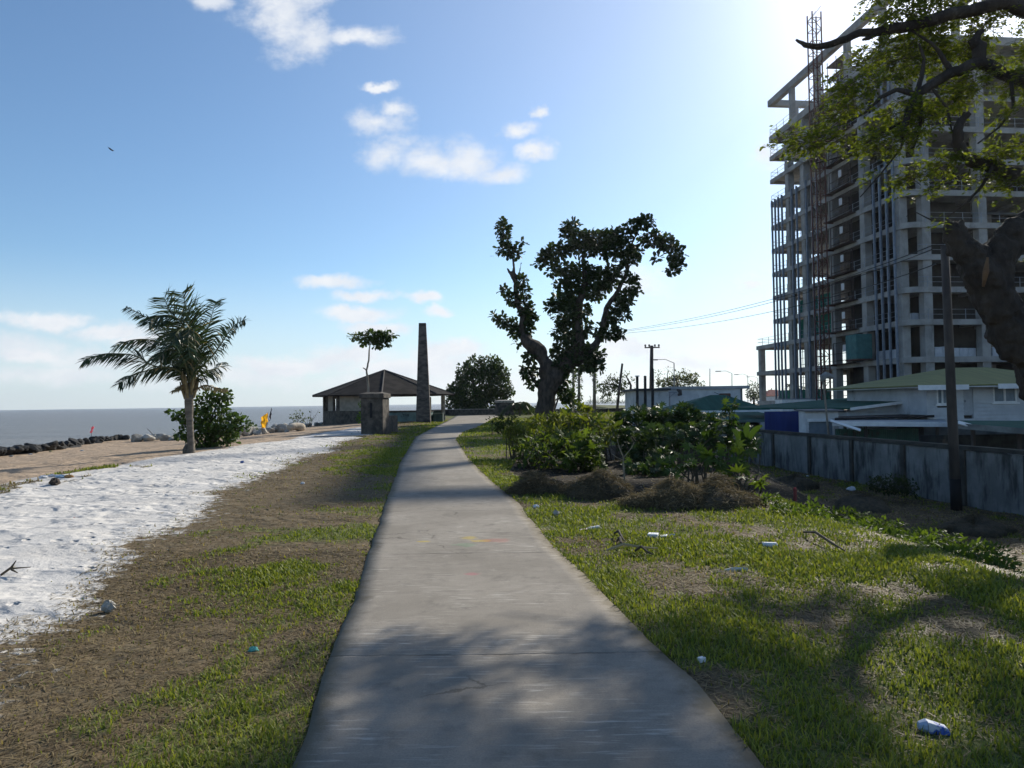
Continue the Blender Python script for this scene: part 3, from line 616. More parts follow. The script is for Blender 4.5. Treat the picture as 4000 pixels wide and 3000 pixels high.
AL = [(300, 170, 52, 62), (315, 250, 36, 45), (330, 325, 68, 42), (395, 350, 45, 38), (435, 270, 22, 25), (440, 555, 42, 55), (325, 620, 42, 32), (440, 640, 60, 42), (380, 680, 42, 40), (465, 745, 62, 50), (490, 810, 60, 55), (240, 805, 25, 25), (300, 830, 50, 38), (370, 870, 45, 50), (390, 915, 35, 45), (480, 890, 48, 55), (400, 1010, 20, 20), (500, 1100, 50, 45), (490, 1200, 65, 55), (515, 1290, 45, 30),
      (800, 160, 70, 42), (760, 200, 45, 30), (850, 250, 130, 55), (1000, 250, 150, 60), (1130, 225, 110, 52), (1230, 160, 55, 40), (1320, 125, 75, 42), (1380, 250, 110, 45), (1470, 270, 70, 50), (1540, 340, 65, 60), (1560, 430, 55, 45), (1530, 475, 45, 30), (1410, 385, 32, 20), (700, 330, 110, 45), (620, 370, 60, 40), (570, 420, 45, 30), (720, 445, 80, 35), (660, 490, 40, 22), (900, 320, 160, 45), (1100, 320, 150, 60), (1200, 390, 80, 50), (1260, 340, 50, 40), (880, 480, 120, 60), (780, 545, 80, 45), (700, 570, 30, 22), (1000, 540, 150, 80), (1090, 490, 80, 50), (960, 640, 90, 40), (1220, 530, 45, 35), (1240, 595, 55, 45), (1180, 670, 62, 55), (1190, 790, 35, 30), (1140, 740, 55, 55), (1090, 810, 55, 60), (800, 620, 90, 50), (740, 700, 95, 55), (645, 740, 36, 34), (770, 800, 105, 75), (880, 760, 60, 50), (760, 920, 100, 75), (880, 890, 75, 60), (820, 1050, 120, 90), (950, 1080, 80, 62), (740, 1150, 90, 65), (900, 1150, 70, 45), (1010, 920, 50, 50), (1080, 920, 75, 42), (1140, 945, 40, 22), (1000, 1165, 32, 35), (690, 1080, 45, 60), (720, 1260, 55, 40), (750, 1360, 55, 40), (780, 1400, 35, 30)]
mb = MB(); blobcloud(mb, np.random.default_rng(11), pxblobs([(a, b_, c * (.88 if a < 560 else .95), d * (.9 if a < 560 else .95)) for a, b_, c, d in AL], TY, r3, .9), 74, .46, T_OB, T_OBF, (.016, .031, .01), (.045, .07, .016), up=.6, shell=.2)
local(mb, tr).build('crown', leaf, tr)

def tree(name, label, cat, base, trunk_mb, crown_mb, tm=None, cm=None):
    t = thing(name, label, cat, tuple(base))
    if trunk_mb is not None: local(trunk_mb, t).build('trunk', tm or bark, t, smooth=True)
    if crown_mb is not None: local(crown_mb, t).build('crown', cm or leaf, t)
    return t
# round dark tree behind the sea wall
r2 = Reg(1000, 1100, .452); Y = 102; tb = MB(); limbs(tb, r2, Y, [[(1930, 1170, 22), (1925, 1050, 18), (1880, 900, 12), (1860, 780, 6)], [(1925, 1050, 14), (2010, 900, 9), (2060, 780, 4)]])
mb = MB(); blobcloud(mb, np.random.default_rng(12), pxblobs([(1900, 930, 200, 190), (1830, 1010, 180, 110), (2040, 850, 130, 150), (1880, 730, 85, 85), (2010, 720, 90, 80), (2100, 920, 100, 130), (1750, 960, 90, 100), (1980, 1050, 220, 70), (1700, 1040, 70, 55), (1810, 800, 80, 80), (2170, 950, 55, 45), (2090, 720, 45, 60), (2140, 800, 50, 60), (1690, 940, 40, 40)], Y, r2), 40, .42, T_OB, T_OBF, (.022, .042, .012), (.06, .09, .02), up=.5, shell=.5)
tree('sea_grape_tree', 'dense rounded dark green tree growing behind the low sea wall', 'tree', A(1880, 1630, Y), tb, mb)
# umbrella shaped sapling
Y = 46; tb = MB(); limbs(tb, r2, Y, [[(968, 1330, 12), (970, 950, 11), (964, 830, 9), (955, 765, 8), (975, 680, 7), (978, 600, 6), (986, 535, 5), (950, 490, 3), (870, 475, 2)], [(955, 765, 6), (938, 752, 5), (924, 745, 4)], [(984, 545, 4), (1060, 520, 3), (1140, 470, 2)], [(985, 540, 3), (1010, 490, 3), (1030, 450, 2)]], 7)
mb = MB(); blobcloud(mb, np.random.default_rng(13), pxblobs([(850, 478, 50, 20), (920, 485, 55, 26), (950, 520, 40, 25), (990, 460, 65, 34), (1050, 480, 75, 45), (1110, 460, 60, 35), (1170, 470, 40, 20), (1060, 545, 50, 28), (1120, 540, 38, 24), (1100, 500, 60, 35)], Y, r2), 60, .26, T_OB, T_OBF, (.035, .06, .015), (.08, .12, .025), up=.8, shell=.3)
tree('almond_sapling', 'thin bare stemmed young tree with a flat umbrella crown behind the stone pier', 'tree', A(1437, 1690, Y), tb, mb, bark_pale)
# leafy suckers on the pier side
mb = MB(); blobcloud(mb, np.random.default_rng(14), pxblobs([(1412, 1580, 10, 8), (1408, 1625, 10, 12), (1404, 1636, 8, 9), (1415, 1590, 7, 6)], 41.5, Reg(0, 0, 1)), 30, .15, T_OB, T_OBF, (.06, .11, .02), (.12, .19, .03)); tag(put(mb, 'creeper', leaf_thin, 'bright green creeper leaves sprouting from the side of the blackened stone pier', 'climbing plant', tuple(A(1408, 1640, 41.5))), 'bright green creeper leaves sprouting from the side of the blackened stone pier')
# bush behind the palm
r1 = Reg(0, 1000, .482); Y = 28.5; tb = MB(); limbs(tb, r1, Y, [[(1640, 1620, 16), (1660, 1500, 12), (1720, 1300, 8), (1780, 1150, 4)], [(1650, 1560, 12), (1560, 1450, 8), (1440, 1300, 5)], [(1650, 1580, 12), (1800, 1450, 8), (1980, 1370, 4)], [(1800, 1130, 4), (1795, 1290, 3)]], 7)
mb = MB(); blobcloud(mb, np.random.default_rng(15), pxblobs([(1760, 1130, 90, 45), (1830, 1130, 40, 50), (1680, 1150, 70, 50), (1650, 1210, 80, 50), (1740, 1240, 110, 60), (1820, 1240, 35, 35), (1420, 1290, 55, 32), (1480, 1310, 60, 45), (1540, 1280, 60, 60), (1460, 1440, 60, 32), (1530, 1430, 70, 60), (1620, 1330, 80, 70), (1700, 1390, 150, 80), (1800, 1380, 110, 70), (1890, 1350, 75, 60), (1900, 1310, 40, 40), (1960, 1360, 60, 45), (2040, 1380, 45, 30), (1640, 1480, 120, 75), (1780, 1470, 110, 60), (1880, 1450, 50, 40), (1680, 1560, 110, 40), (1600, 1590, 70, 25), (1850, 1510, 45, 30)], Y, r1), 34, .19, T_OB, T_OBF, (.028, .055, .014), (.085, .135, .03), up=.5, shell=.35)
tree('beach_bush', 'glossy dark leaved bush right behind the coconut palm trunk', 'bush', A(800, 1775, Y), tb, mb)

# ------------------------------------------------------------------ coconut palm
Y = 25; pb = G(748, 1778, zp(-11.1, 25)); pm = thing('coconut_palm', 'windblown young coconut palm leaning over the edge of the white sand', 'palm tree', (pb.x, Y, zp(pb.x, Y) - .05)); o0 = Vector(pm.location)
C0 = A(742, 1500, Y)
tb = MB(); prof = [(748, 1785, 24), (746, 1768, 21), (746, 1740, 17), (744, 1700, 16), (742, 1660, 16), (740, 1625, 17), (739, 1600, 20), (738, 1570, 21), (740, 1535, 20), (742, 1500, 12)]
tb.tube([A(x, y, Y) - o0 for x, y, r in prof], [r * .78 * S(Y) for x, y, r in prof], 14, jit=.06); tb.build('trunk', palm_bark, pm, smooth=True)
tb = MB(); tb.tube([A(728, 1772, Y) - o0, A(727, 1755, Y) - o0, A(730, 1735, Y) - o0], [.14, .12, .05], 8, jit=.1); tb.build('root_flare', palm_bark, pm, smooth=True)
FR = [([(742, 1490), (690, 1440), (602, 1429), (530, 1390), (458, 1381), (395, 1384), (328, 1408)], -1.0, .42), ([(740, 1495), (700, 1450), (640, 1435), (554, 1453), (500, 1478), (462, 1500)], -2.0, .40),
      ([(742, 1480), (700, 1400), (640, 1345), (575, 1326), (506, 1330), (450, 1352)], .8, .5), ([(742, 1475), (715, 1370), (660, 1300), (600, 1255), (545, 1225), (494, 1198)], 1.6, .34),
      ([(745, 1470), (725, 1370), (700, 1290), (665, 1220), (638, 1160)], .2, .60), ([(748, 1470), (748, 1370), (744, 1280), (730, 1210), (712, 1142)], -.6, .60), ([(748, 1470), (738, 1350), (710, 1260), (660, 1232), (610, 1238), (580, 1262)], -1.6, .5),
      ([(752, 1470), (775, 1390), (800, 1320), (822, 1250), (843, 1176)], .7, .42), ([(755, 1480), (790, 1430), (830, 1390), (862, 1345), (892, 1300), (922, 1266), (956, 1250)], -.4, .32), ([(752, 1490), (790, 1460), (822, 1445), (855, 1435), (868, 1415)], 1.2, .34),
      ([(745, 1475), (752, 1400), (748, 1330), (722, 1285), (690, 1300), (672, 1350)], -2.2, .55), ([(747, 1475), (760, 1390), (757, 1310), (742, 1280), (735, 1330), (742, 1400)], -2.4, .5), ([(742, 1480), (705, 1420), (650, 1385), (600, 1390), (570, 1420)], 1.8, .45), ([(745, 1478), (735, 1400), (700, 1335), (650, 1310), (610, 1330)], 1.4, .55),
      ([(750, 1475), (768, 1400), (770, 1330), (760, 1250), (748, 1190)], 1.8, .5), ([(736, 1530), (715, 1505), (695, 1518), (672, 1530)], -.7, .12), ([(756, 1530), (800, 1505), (842, 1516), (890, 1520)], .3, .14), ([(750, 1495), (765, 1440), (790, 1400), (815, 1390)], -1.5, .35), ([(742, 1485), (720, 1410), (690, 1370), (650, 1370), (620, 1400)], -1.4, .5)]
def frond(P, dd, ll, dry):
    rg = np.random.default_rng(int(abs(P[-1][0] * 7)) + 3); n = len(P)
    K = [A(x, y, Y + dd * (i / (n - 1)) ** 1.3) - o0 for i, (x, y) in enumerate(P)]
    Q = []
    for i in range(n - 1):
        p0, p1, p2, p3 = K[max(i - 1, 0)], K[i], K[i + 1], K[min(i + 2, n - 1)]
        for t in np.linspace(0, 1, 7)[:-1]: Q.append(.5 * ((2 * p1) + (p2 - p0) * t + (2 * p0 - 5 * p1 + 4 * p2 - p3) * t * t + (3 * p1 - p0 - 3 * p2 + p3) * t ** 3))
    Q.append(K[-1]); mb = MB(); m_ = len(Q)
    mb.tube(Q, [.035 * (1 - .85 * i / m_) for i in range(m_)], 5, (.10, .105, .035) if not dry else (.2, .14, .07))
    V, Fc, Cc = [], [], []; k = 0
    for i in range(2, m_ - 1):
        t = i / (m_ - 1); env = (.35 + .65 * math.sin(min(1, t * 1.25 + .08) * 2.6) if t < .9 else .55)
        tg = (Q[i + 1] - Q[i - 1]).normalized(); side0 = tg.cross(Vector((0, -.8, .6))).normalized()
        for s in (-1, 1):
            for u in (0, .33, .66):
                if rg.random() < .05: continue
                b0 = Q[i].lerp(Q[i + 1], u); L = ll * env * (.8 + .4 * rg.random()) * 1.65
                hg = 1 - abs(tg.z); d = (side0 * s * (.5 + .5 * abs(tg.z)) + tg * .55 + Vector((-.34, 0, -.72 * hg)) + Vector(rg.normal(size=3) * .13)).normalized()
                w = tg.cross(d); w = (w.cross(d)).normalized() * .0155
                w = (w + Vector(rg.normal(size=3) * .008))
                mid = b0 + d * L * .55; tip = b0 + (d + Vector((-.1, 0, -.14))).normalized() * L
                c = np.array((.026, .046, .013)) * (.7 + .7 * rg.random()) if not dry and rg.random() > .04 else np.array((.25, .19, .09)) * (.7 + .6 * rg.random())
                V += [b0 - w * .6, b0 + w * .6, mid + w, tip, mid - w]; Fc.append([k, k + 1, k + 2, k + 4]); Fc.append([k + 4, k + 2, k + 3]); Cc += [c] * 5; k += 5
    off = mb.n; mb.v.append(np.array([tuple(v) for v in V])); mb.c.append(np.array(Cc)); mb.n += len(V)
    mb.f.append(np.array([f for f in Fc if len(f) == 4]) + off); mb.f.append(np.array([f for f in Fc if len(f) == 3]) + off)
    return mb.build('frond', palmleaf, pm)
for i, (P, dd, ll) in enumerate(FR): frond(P, dd, ll, i in (15, 16))
mb = MB()
for i in range(22):   # sheath bases
    a = rng.random() * 6.28; h0 = rng.random() * .5; p = A(740, 1560, Y) - o0 + Vector((0, 0, h0)); mb.tube([p + Vector((math.cos(a) * .12, math.sin(a) * .12, 0)), p + Vector((math.cos(a) * .24, math.sin(a) * .24, .35)), p + Vector((math.cos(a) * .3, math.sin(a) * .3, .6))], [.06, .04, .018], 5, (1, 1, 1))
mb.build('leaf_sheath', M('sheath', (.22, .17, .08), (.12, .09, .045), 6, .9), pm)
# ================================================================== BUSHES on the bank
def shrub(name, label, cat, lst, Y, f, per, size, T, TF, c0, c1, seed, stems=5, cm=None, up=.7, shell=.25, group=None, ground=None):
    bl = pxblobs(lst, Y, f); rg = np.random.default_rng(seed)
    cx = np.mean([c.x for c, r in bl]); cy = np.mean([c.y for c, r in bl]); gz = zp(cx, cy) if ground is None else ground
    t = thing(name, label, cat, (cx, cy, gz), group=group); mb = MB(); blobcloud(mb, rg, bl, per, size, T, TF, c0, c1, up=up, shell=shell)
    local(mb, t).build('foliage', cm or leaf_thin, t)
    mb = MB()
    for c, r in bl:
        for k in range(stems):
            e = c + Vector((rg.normal() * r[0] * .45, rg.normal() * r[1] * .4, rg.random() * r[2] * .5)); b0 = Vector((cx + (e.x - cx) * .55 + rg.normal() * .12, cy + (e.y - cy) * .5, 0)); b0.z = zp(b0.x, b0.y) - .05
            m_ = b0.lerp(e, .55) + Vector((rg.normal() * .08, rg.normal() * .08, .05)); mb.tube([b0, m_, e], [.018, .013, .006], 5)
    if mb.n: local(mb, t).build('stems', twigmat, t)
    return t
r6 = Reg(1800, 1500, .3617); r4 = Reg(2400, 1300, .3617)
GA, GB = (.035, .06, .014), (.10, .14, .03); YA, YB = (.06, .088, .018), (.15, .165, .035)
shrub('round_bush', 'small round dark bush at the path edge below the squat far pier', 'bush', [(480, 400, 130, 75), (420, 470, 80, 60), (540, 450, 100, 60), (340, 385, 50, 20)], 36, r6, 30, .17, T_OV, T_OVF, (.025, .042, .012), (.06, .085, .02), 31, 3)
shrub('leafy_shrub', 'yellow green shrub nearest the path at the tip of the thicket', 'shrub', [(560, 560, 120, 90, 21), (680, 500, 130, 100, 21), (640, 640, 110, 90, 20), (520, 500, 60, 50, 21)], 21, r6, 36, .10, T_OV, T_OVF, YA, YB, 32)
shrub('leafy_shrub', 'tall sunlit bright green shrub in the middle of the thicket before the twisted tree', 'shrub', [(900, 420, 190, 110, 20), (1080, 390, 150, 110, 20), (980, 560, 200, 120, 19), (800, 430, 120, 90, 20.5)], 20, r6, 34, .125, T_OV, T_OVF, YA, YB, 33)
shrub('leafy_shrub', 'shrub with big leaves rising highest over the thicket below the leaning bare pole', 'shrub', [(1280, 330, 150, 110, 20), (1200, 440, 170, 110, 19.5), (1400, 430, 170, 120, 19), (1350, 290, 90, 50, 20)], 20, r6, 26, .24, T_OV, T_OVF, GA, YB, 34)
shrub('castor_shrub', 'dark shrub with drooping leaves over the dry heaps beside the path', 'shrub', [(760, 720, 170, 140, 18), (950, 780, 190, 150, 17.5), (880, 640, 200, 130, 18.5), (700, 790, 110, 80, 18)], 18, r6, 26, .19, T_OV, T_OVF, GA, GB, 35)
shrub('castor_shrub', 'broad leaved shrub directly behind the small dried stump stem', 'shrub', [(1150, 650, 190, 150, 17.5), (1320, 720, 180, 150, 17), (1200, 840, 180, 110, 16.5), (1380, 620, 150, 120, 17.5), (1420, 820, 130, 110, 16.6)], 17, r6, 24, .25, T_PA, T_PAF, GA, GB, 36)
shrub('castor_shrub', 'shrub with olive tips between the bright thicket and the dark hedge', 'shrub', [(1560, 430, 150, 110, 20), (1640, 520, 130, 110, 19.5), (1500, 540, 120, 100, 19)], 20, r6, 26, .2, T_OV, T_OVF, GA, YB, 37)
shrub('dark_hedge', 'row of dark shrubs along the bank in front of the green roofed house', 'hedge', [(150, 930, 180, 140, 21), (330, 870, 130, 90, 22), (420, 920, 180, 140, 21.5), (600, 920, 190, 130, 21), (760, 930, 180, 130, 21), (900, 930, 150, 90, 21), (1060, 960, 130, 80, 20)], 21, r4, 30, .24, T_PA, T_PAF, (.022, .042, .012), (.055, .09, .025), 38, 4, leaf)
shrub('dark_hedge', 'lower dark thicket of thin stems behind the dry heaps', 'hedge', [(200, 1150, 230, 170, 19), (430, 1150, 220, 170, 18.5), (680, 1140, 210, 160, 18), (900, 1120, 190, 150, 18), (1100, 1130, 160, 130, 17.5), (300, 1320, 180, 110, 18), (520, 1330, 160, 100, 17), (240, 1470, 170, 90, 15.6), (480, 1480, 170, 90, 15.2)], 18, r4, 26, .24, T_PA, T_PAF, (.022, .042, .012), (.06, .09, .025), 39, 9, leaf)
shrub('castor_shrub', 'castor plant with lit star shaped leaves in front of the dark thicket', 'shrub', [(760, 1290, 190, 60, 13.6), (900, 1260, 130, 60, 13.8), (680, 1400, 150, 70, 13.2), (850, 1440, 170, 80, 13), (1000, 1380, 130, 80, 13.4), (640, 1540, 160, 50, 12.8)], 13.3, r4, 11, .26, T_PA, T_PAF, (.04, .075, .02), (.10, .15, .03), 40, 3)
shrub('castor_shrub', 'castor plant spilling down the bank beside the concrete wall corner', 'shrub', [(1250, 1270, 150, 70, 13.6), (1400, 1340, 120, 80, 13.4), (1200, 1400, 170, 80, 13.2), (1380, 1470, 130, 70, 13), (1180, 1520, 150, 60, 12.8), (1480, 1550, 110, 60, 12.4), (1600, 1600, 90, 40, 12)], 13.2, r4, 11, .25, T_PA, T_PAF, (.035, .07, .02), (.10, .14, .03), 41, 3)
shrub('papaya_plant', 'slender dark papaya plant standing up against the green roof', 'plant', [(1260, 770, 85, 50, 17.5), (1240, 850, 75, 60, 17.5), (1230, 960, 60, 60, 17.5), (1260, 1100, 80, 90, 17.3)], 17.5, r4, 20, .24, T_PA, T_PAF, (.025, .05, .014), (.06, .095, .025), 42, 2)
shrub('creeping_weeds', 'leafy weeds trailing down the edge of the grassy bank', 'weeds', [(3060, 2010, 70, 40, 10.2), (3150, 2030, 90, 40, 10), (3170, 2000, 70, 36, 11), (3270, 2060, 110, 44, 9.8), (3400, 2100, 120, 46, 9.4), (3540, 2140, 130, 50, 9.0), (3700, 2190, 140, 55, 8.6), (3860, 2240, 150, 60, 8.2), (3960, 2290, 120, 60, 7.8), (3000, 1975, 70, 44, 11), (3420, 2060, 120, 36, 11), (3620, 2110, 130, 40, 10.5), (3820, 2170, 140, 46, 10), (3300, 2020, 100, 30, 12)], 9, Reg(0, 0, 1), 46, .085, T_OV, T_OVF, (.04, .07, .016), (.10, .145, .03), 43, 0)
shrub('wall_shrub', 'dark low shrub growing against the foot of the concrete wall', 'shrub', [(3480, 1895, 75, 38, 27), (3530, 1905, 60, 35, 26.5), (3430, 1890, 40, 26, 27)], 27, Reg(0, 0, 1), 26, .13, T_OV, T_OVF, (.02, .035, .012), (.045, .06, .02), 44, 0)
shrub('banana_plant', 'patch of broad dark leaves below the papaya and beside the porch column', 'plant', [(1420, 1080, 130, 100, 18), (1340, 1180, 150, 110, 17), (1480, 1210, 110, 100, 16.6)], 17, r4, 20, .26, T_PA, T_PAF, (.025, .05, .014), (.06, .095, .025), 45, 2, leaf)
# long banana blades
def blade_plant(label, base, tips, Y, wd):
    t = thing('banana_plant', label, 'plant', tuple(A(*base, Y))); o0 = Vector(t.location)
    for i, (x, y) in enumerate(tips):
        a = Vector((0, 0, 0)); b_ = A(x, y, Y + rng.normal() * .4) - o0; mb = MB(); n = 9; up_ = Vector((0, 0, .35 * b_.length)); pv = []
        for j in range(n):
            u = j / (n - 1); p = a.lerp(b_, u) + up_ * math.sin(u * 3.1) * .5; w = wd * math.sin(min(1, u * .92 + .05) * 3.1) ** .7; sdv = b_.cross(Vector((.3, 1, .2))).normalized() * w
            pv += [tuple(p - sdv), tuple(p - Vector((0, 0, .02))), tuple(p + sdv)]
        ix = np.arange(n * 3).reshape(n, 3); mb.add(pv, np.stack([ix[:-1, :-1], ix[1:, :-1], ix[1:, 1:], ix[:-1, 1:]], -1).reshape(-1, 4), (.03, .055, .015)); mb.build('leaf_blade', leaf_thin, t, smooth=True)
r4b = r4
blade_plant('banana plant with long blades leaning towards the porch column', r4(1400, 1250), [r4(1600, 1000), r4(1450, 960), r4(1350, 1060), r4(1590, 1110), r4(1270, 1040)], 16.5, .065)
blade_plant('banana plant with upright blades inside the dark thicket below the porch eave', r4(1010, 1200), [r4(1030, 1000), r4(930, 1080), r4(1150, 960), r4(1100, 1080)], 17.5, .055)
t = thing('dried_stem', 'pale forked bare stem standing among the dry heaps', 'dead plant', tuple(A(2440, 1885, 13.6))); mb = MB()
limbs(mb, r4, 13.6, [[(112, 1620, 9), (100, 1450, 8), (95, 1340, 7), (50, 1230, 5), (30, 1150, 3)], [(95, 1350, 6), (180, 1250, 4), (215, 1180, 3)], [(90, 1370, 5), (30, 1350, 4), (-20, 1310, 3)], [(70, 1280, 3), (75, 1200, 2)]], 6); local(mb, t).build('stem', M('dry_stem', (.32, .26, .18), (.2, .16, .11), 5), t, smooth=True)

# ------------------------------------------------------------------ heaps of cut grass
strawmat = leafmat('straw', .2, .8, (1.1, 1.05, .8), .15); heapmat = M('heap_core', (.10, .08, .052), (.05, .04, .028), 6, .95, .8, 20, .04)
def heap(label, px, py, rx, h, ry, z=0, tone=1., n=5200):
    p = G(px, py, z); s_ = S(p.y); rx *= s_; ry = rx * ry; h *= s_ * 1.05; rx *= 1.08; p.y += ry * .75; g = zp(p.x, p.y); rg = np.random.default_rng(int(px)); t = thing('grass_heap', label, 'grass heap', (p.x, p.y, g), group='heaps of cut grass')
    nu, nv = 28, 10; V = []
    for j in range(nv):
        for i in range(nu):
            a = 2 * math.pi * i / nu; ph = j / (nv - 1) * 1.57; k = .6 + .8 * vnoise([math.cos(a) * 1.4 + px], [math.sin(a) * 1.4 + ph], 3)[0]
            V.append((rx * math.cos(a) * math.cos(ph) * k, ry * math.sin(a) * math.cos(ph) * k, h * math.sin(ph) ** .8 * (.45 + 1.0 * vnoise([math.cos(a) * 1.3 + px * .37], [math.sin(a) * 1.3 + ph], 8)[0]) - .06))
    ix = np.arange(nu * nv).reshape(nv, nu); f = np.stack([ix[:-1], np.roll(ix, -1, 1)[:-1], np.roll(ix, -1, 1)[1:], ix[1:]], -1).reshape(-1, 4); mb = MB(); mb.add(V, f); mb.build('heap_core', heapmat, t, smooth=True)
    V = np.array(V); k = rg.integers(0, len(V), n); k2 = rg.integers(0, nu, n); b0 = V[k] * (1.0 + .03 * rg.random((n, 1))) + rg.normal(size=(n, 3)) * np.array([rx, ry, h]) * .03 + [0, 0, .02]
    d = unit(rg.normal(size=(n, 3)) * [1, 1, .35] + [0, 0, -.1]); L = (.06 + .13 * rg.random(n))[:, None]; w = np.cross(d, rg.normal(size=(n, 3))); w = unit(w) * (.0025 + .002 * rg.random((n, 1)))
    tip = b0 + d * L - [0, 0, .02]; mid = b0 + d * L * .5 + [0, 0, .015]; V2 = np.stack([b0 - w, b0 + w, mid + w, tip, mid - w], 1).reshape(-1, 3); i5 = np.arange(n)[:, None] * 5
    mb = MB(); mb.add(V2, i5 + np.array([[0, 1, 2, 4]]), np.repeat(ramp(rg, n, np.array((.27, .215, .13)) * tone, np.array((.075, .062, .04)) * tone), 5, 0)); mb.f.append(i5 + np.array([[4, 2, 3]])); mb.build('straw', strawmat, t)
heap('dark heap of cut grass touching the path side of the thicket', 2120, 1935, 115, 78, .8, tone=.75)
heap('mossy grey green heap of cut grass below the pale forked stem', 2350, 1950, 125, 85, .8, tone=.8)
heap('rounded straw coloured heap of cut grass, lightest of the heaps', 2640, 1992, 145, 95, .8, tone=1.05, n=7000)
heap('flat brown heap of cut grass sliding off the bank edge', 2820, 1985, 140, 85, .9, tone=.85)
heap('low dried heap at the wall end of the lower lot', 3130, 1905, 90, 45, .9, -2.2, .6, 1500)
heap('dark low heap in the middle of the lower lot', 3420, 1995, 110, 50, .9, -2.2, .6, 1500)
heap('dried heap under the concrete wall past the tall pole', 3850, 2075, 120, 55, .8, -2.2, .65, 1500)

# ================================================================== WALL, HOUSES, POLES
def wall_pt(y): return 16.45 - (y - 23.1) * .105
t = thing('concrete_wall', 'long grey panel wall with posts and a dark coping around the lower lot', 'wall', (wall_pt(23), 23, LOW))
ys = [2, 6.4, 9.8, 13.2, 16.6, 20.1, 22.9, 25.7, 29, 32.6, 36.3, 40.2, 44.5, 49, 53.5]; capm = M('mossy_coping', (.075, .07, .06), (.045, .042, .037), 2, .95, .3)
rot = math.atan2(1, -.105)
for i in range(len(ys)):
    x, y = wall_pt(ys[i]) - wall_pt(23), ys[i] - 23
    MB().box((x, y, .9), (.24, .3, 2.1), Matrix.Rotation(rot, 3, 'Z')).build('wall_post', capm, t)
    if i < len(ys) - 1:
        x2, y2 = wall_pt(ys[i + 1]) - wall_pt(23), ys[i + 1] - 23; L = math.hypot(x2 - x, y2 - y)
        MB().box(((x + x2) / 2, (y + y2) / 2, .83), (L - .24, .14, 2.2), Matrix.Rotation(rot, 3, 'Z')).build('wall_panel', wallcon, t)
        MB().box(((x + x2) / 2, (y + y2) / 2, 2.03), (L - .002, .26, .15), Matrix.Rotation(rot, 3, 'Z')).build('coping', capm, t)

green_roof = M('green_sheet_roof', (.03, .105, .08), (.02, .075, .058), .8, .85, .25, 5, .01, stretch=(6, .3, 1), spec=.1)
olive_roof = M('olive_sheet_roof', (.21, .22, .075), (.15, .16, .055), .9, .6, .25, 5, .01, stretch=(6, .3, 1))
siding = M('white_siding', (.52, .54, .57), (.42, .44, .47), 1.2, .8, 0, grime=((.22, .23, .25), (.6, .6, .3), 1.5, .58, .75))
blockw = M('whitewashed_block', (.66, .67, .68), (.52, .53, .55), .8, .9, .4, 10, .01, grime=((.20, .20, .21), (.7, .7, .25), 1.2, .56, .74))
glassm = M('dark_glass', (.03, .045, .06), (.02, .03, .042), 2, .15, spec=.5); shutter = M('louvre', (.22, .27, .32), (.16, .2, .24), 2, .6)
def siding_wall(name, par, x0, x1, y, z0, z1, holes=(), th=.12, mt=None, face=-1):
    """clapboard wall facing -y, boards overlap; holes = (x0,x1,z0,z1)"""
    mb = MB(); bh = .2; z = z0
    while z < z1 - .01:
        zt = min(z + bh, z1); segs = [(x0, x1)]
        for hx0, hx1, hz0, hz1 in holes:
            if zt > hz0 + .02 and z < hz1 - .02: segs = [q for s in segs for q in ((s[0], min(s[1], hx0)), (max(s[0], hx1), s[1])) if q[1] - q[0] > .01]
        for a, b_ in segs: mb.add([(a, y - .06, z), (b_, y - .06, z), (b_, y, zt), (a, y, zt), (a, y + th, z), (b_, y + th, z), (b_, y + th, zt), (a, y + th, zt)], [[0, 1, 2, 3], [5, 4, 7, 6], [4, 0, 3, 7], [1, 5, 6, 2], [3, 2, 6, 7], [4, 5, 1, 0]])
        z = zt + .0005
    return mb.build(name, mt or siding, par)
def window(par, x0, x1, y, z0, z1, panes=2, pm=None):
    fr = MB(); w = .07
    fr.bb((x0, y - .05, z0), (x0 + w, y + .08, z1)); fr.bb((x1 - w, y - .05, z0), (x1, y + .08, z1)); fr.bb((x0 + w, y - .05, z1 - w), (x1 - w, y + .08, z1)); fr.bb((x0 + w, y - .05, z0), (x1 - w, y + .08, z0 + w))
    for k in range(1, panes): xm = x0 + (x1 - x0) * k / panes; fr.bb((xm - .04, y - .048, z0 + w), (xm + .04, y + .07, z1 - w))
    wn = fr.build('window', whitep, par); p = MB(); p.bb((x0 + w, y + .02, z0 + w), (x1 - w, y + .04, z1 - w)); p.build('pane', pm or glassm, wn)
    s_ = MB(); s_.bb((x0 - .1, y - .12, z0 - .08), (x1 + .1, y - .052, z0 - .002)); s_.build('sill', whitep, wn); return wn

# white two storey house
Y = 38.0; k = S(Y); X = lambda px: A(px, 1550, Y).x; Zp = lambda py: A(3800, py, Y).z
hs = thing('wooden_house', 'white clapboard upper storey house under an olive sheet roof behind the wall', 'house', (X(3640), Y, LOW)); bx, bz = X(3640), LOW
xx = lambda px: X(px) - bx; zz = lambda py: Zp(py) - bz
H = [(xx(3658), xx(3702), zz(1578), zz(1512)), (xx(3762), xx(3800), zz(1622), zz(1512)), (xx(3878), xx(3970), zz(1574), zz(1510)), (xx(4080), xx(4150), zz(1574), zz(1510))]
wl = siding_wall('front_wall', hs, xx(3618), xx(4280), 0, zz(1650), zz(1500), H)
for j, h in enumerate(H):
    if j == 1:
        d_ = MB().bb((h[0], .02, h[2]), (h[1], .07, h[3])).build('door', M('pale_door', (.40, .42, .45), (.33, .35, .38), 3), hs); MB().box((h[0] + .1, -.01, (h[2] + h[3]) / 2), (.04, .06, .12)).build('handle', steel, d_)
    else: window(hs, h[0], h[1], 0, h[2], h[3], 2, shutter)
MB().bb((xx(3618), .14, zz(1650)), (xx(3618) + .12, 9, zz(1500))).build('side_wall', siding, hs)
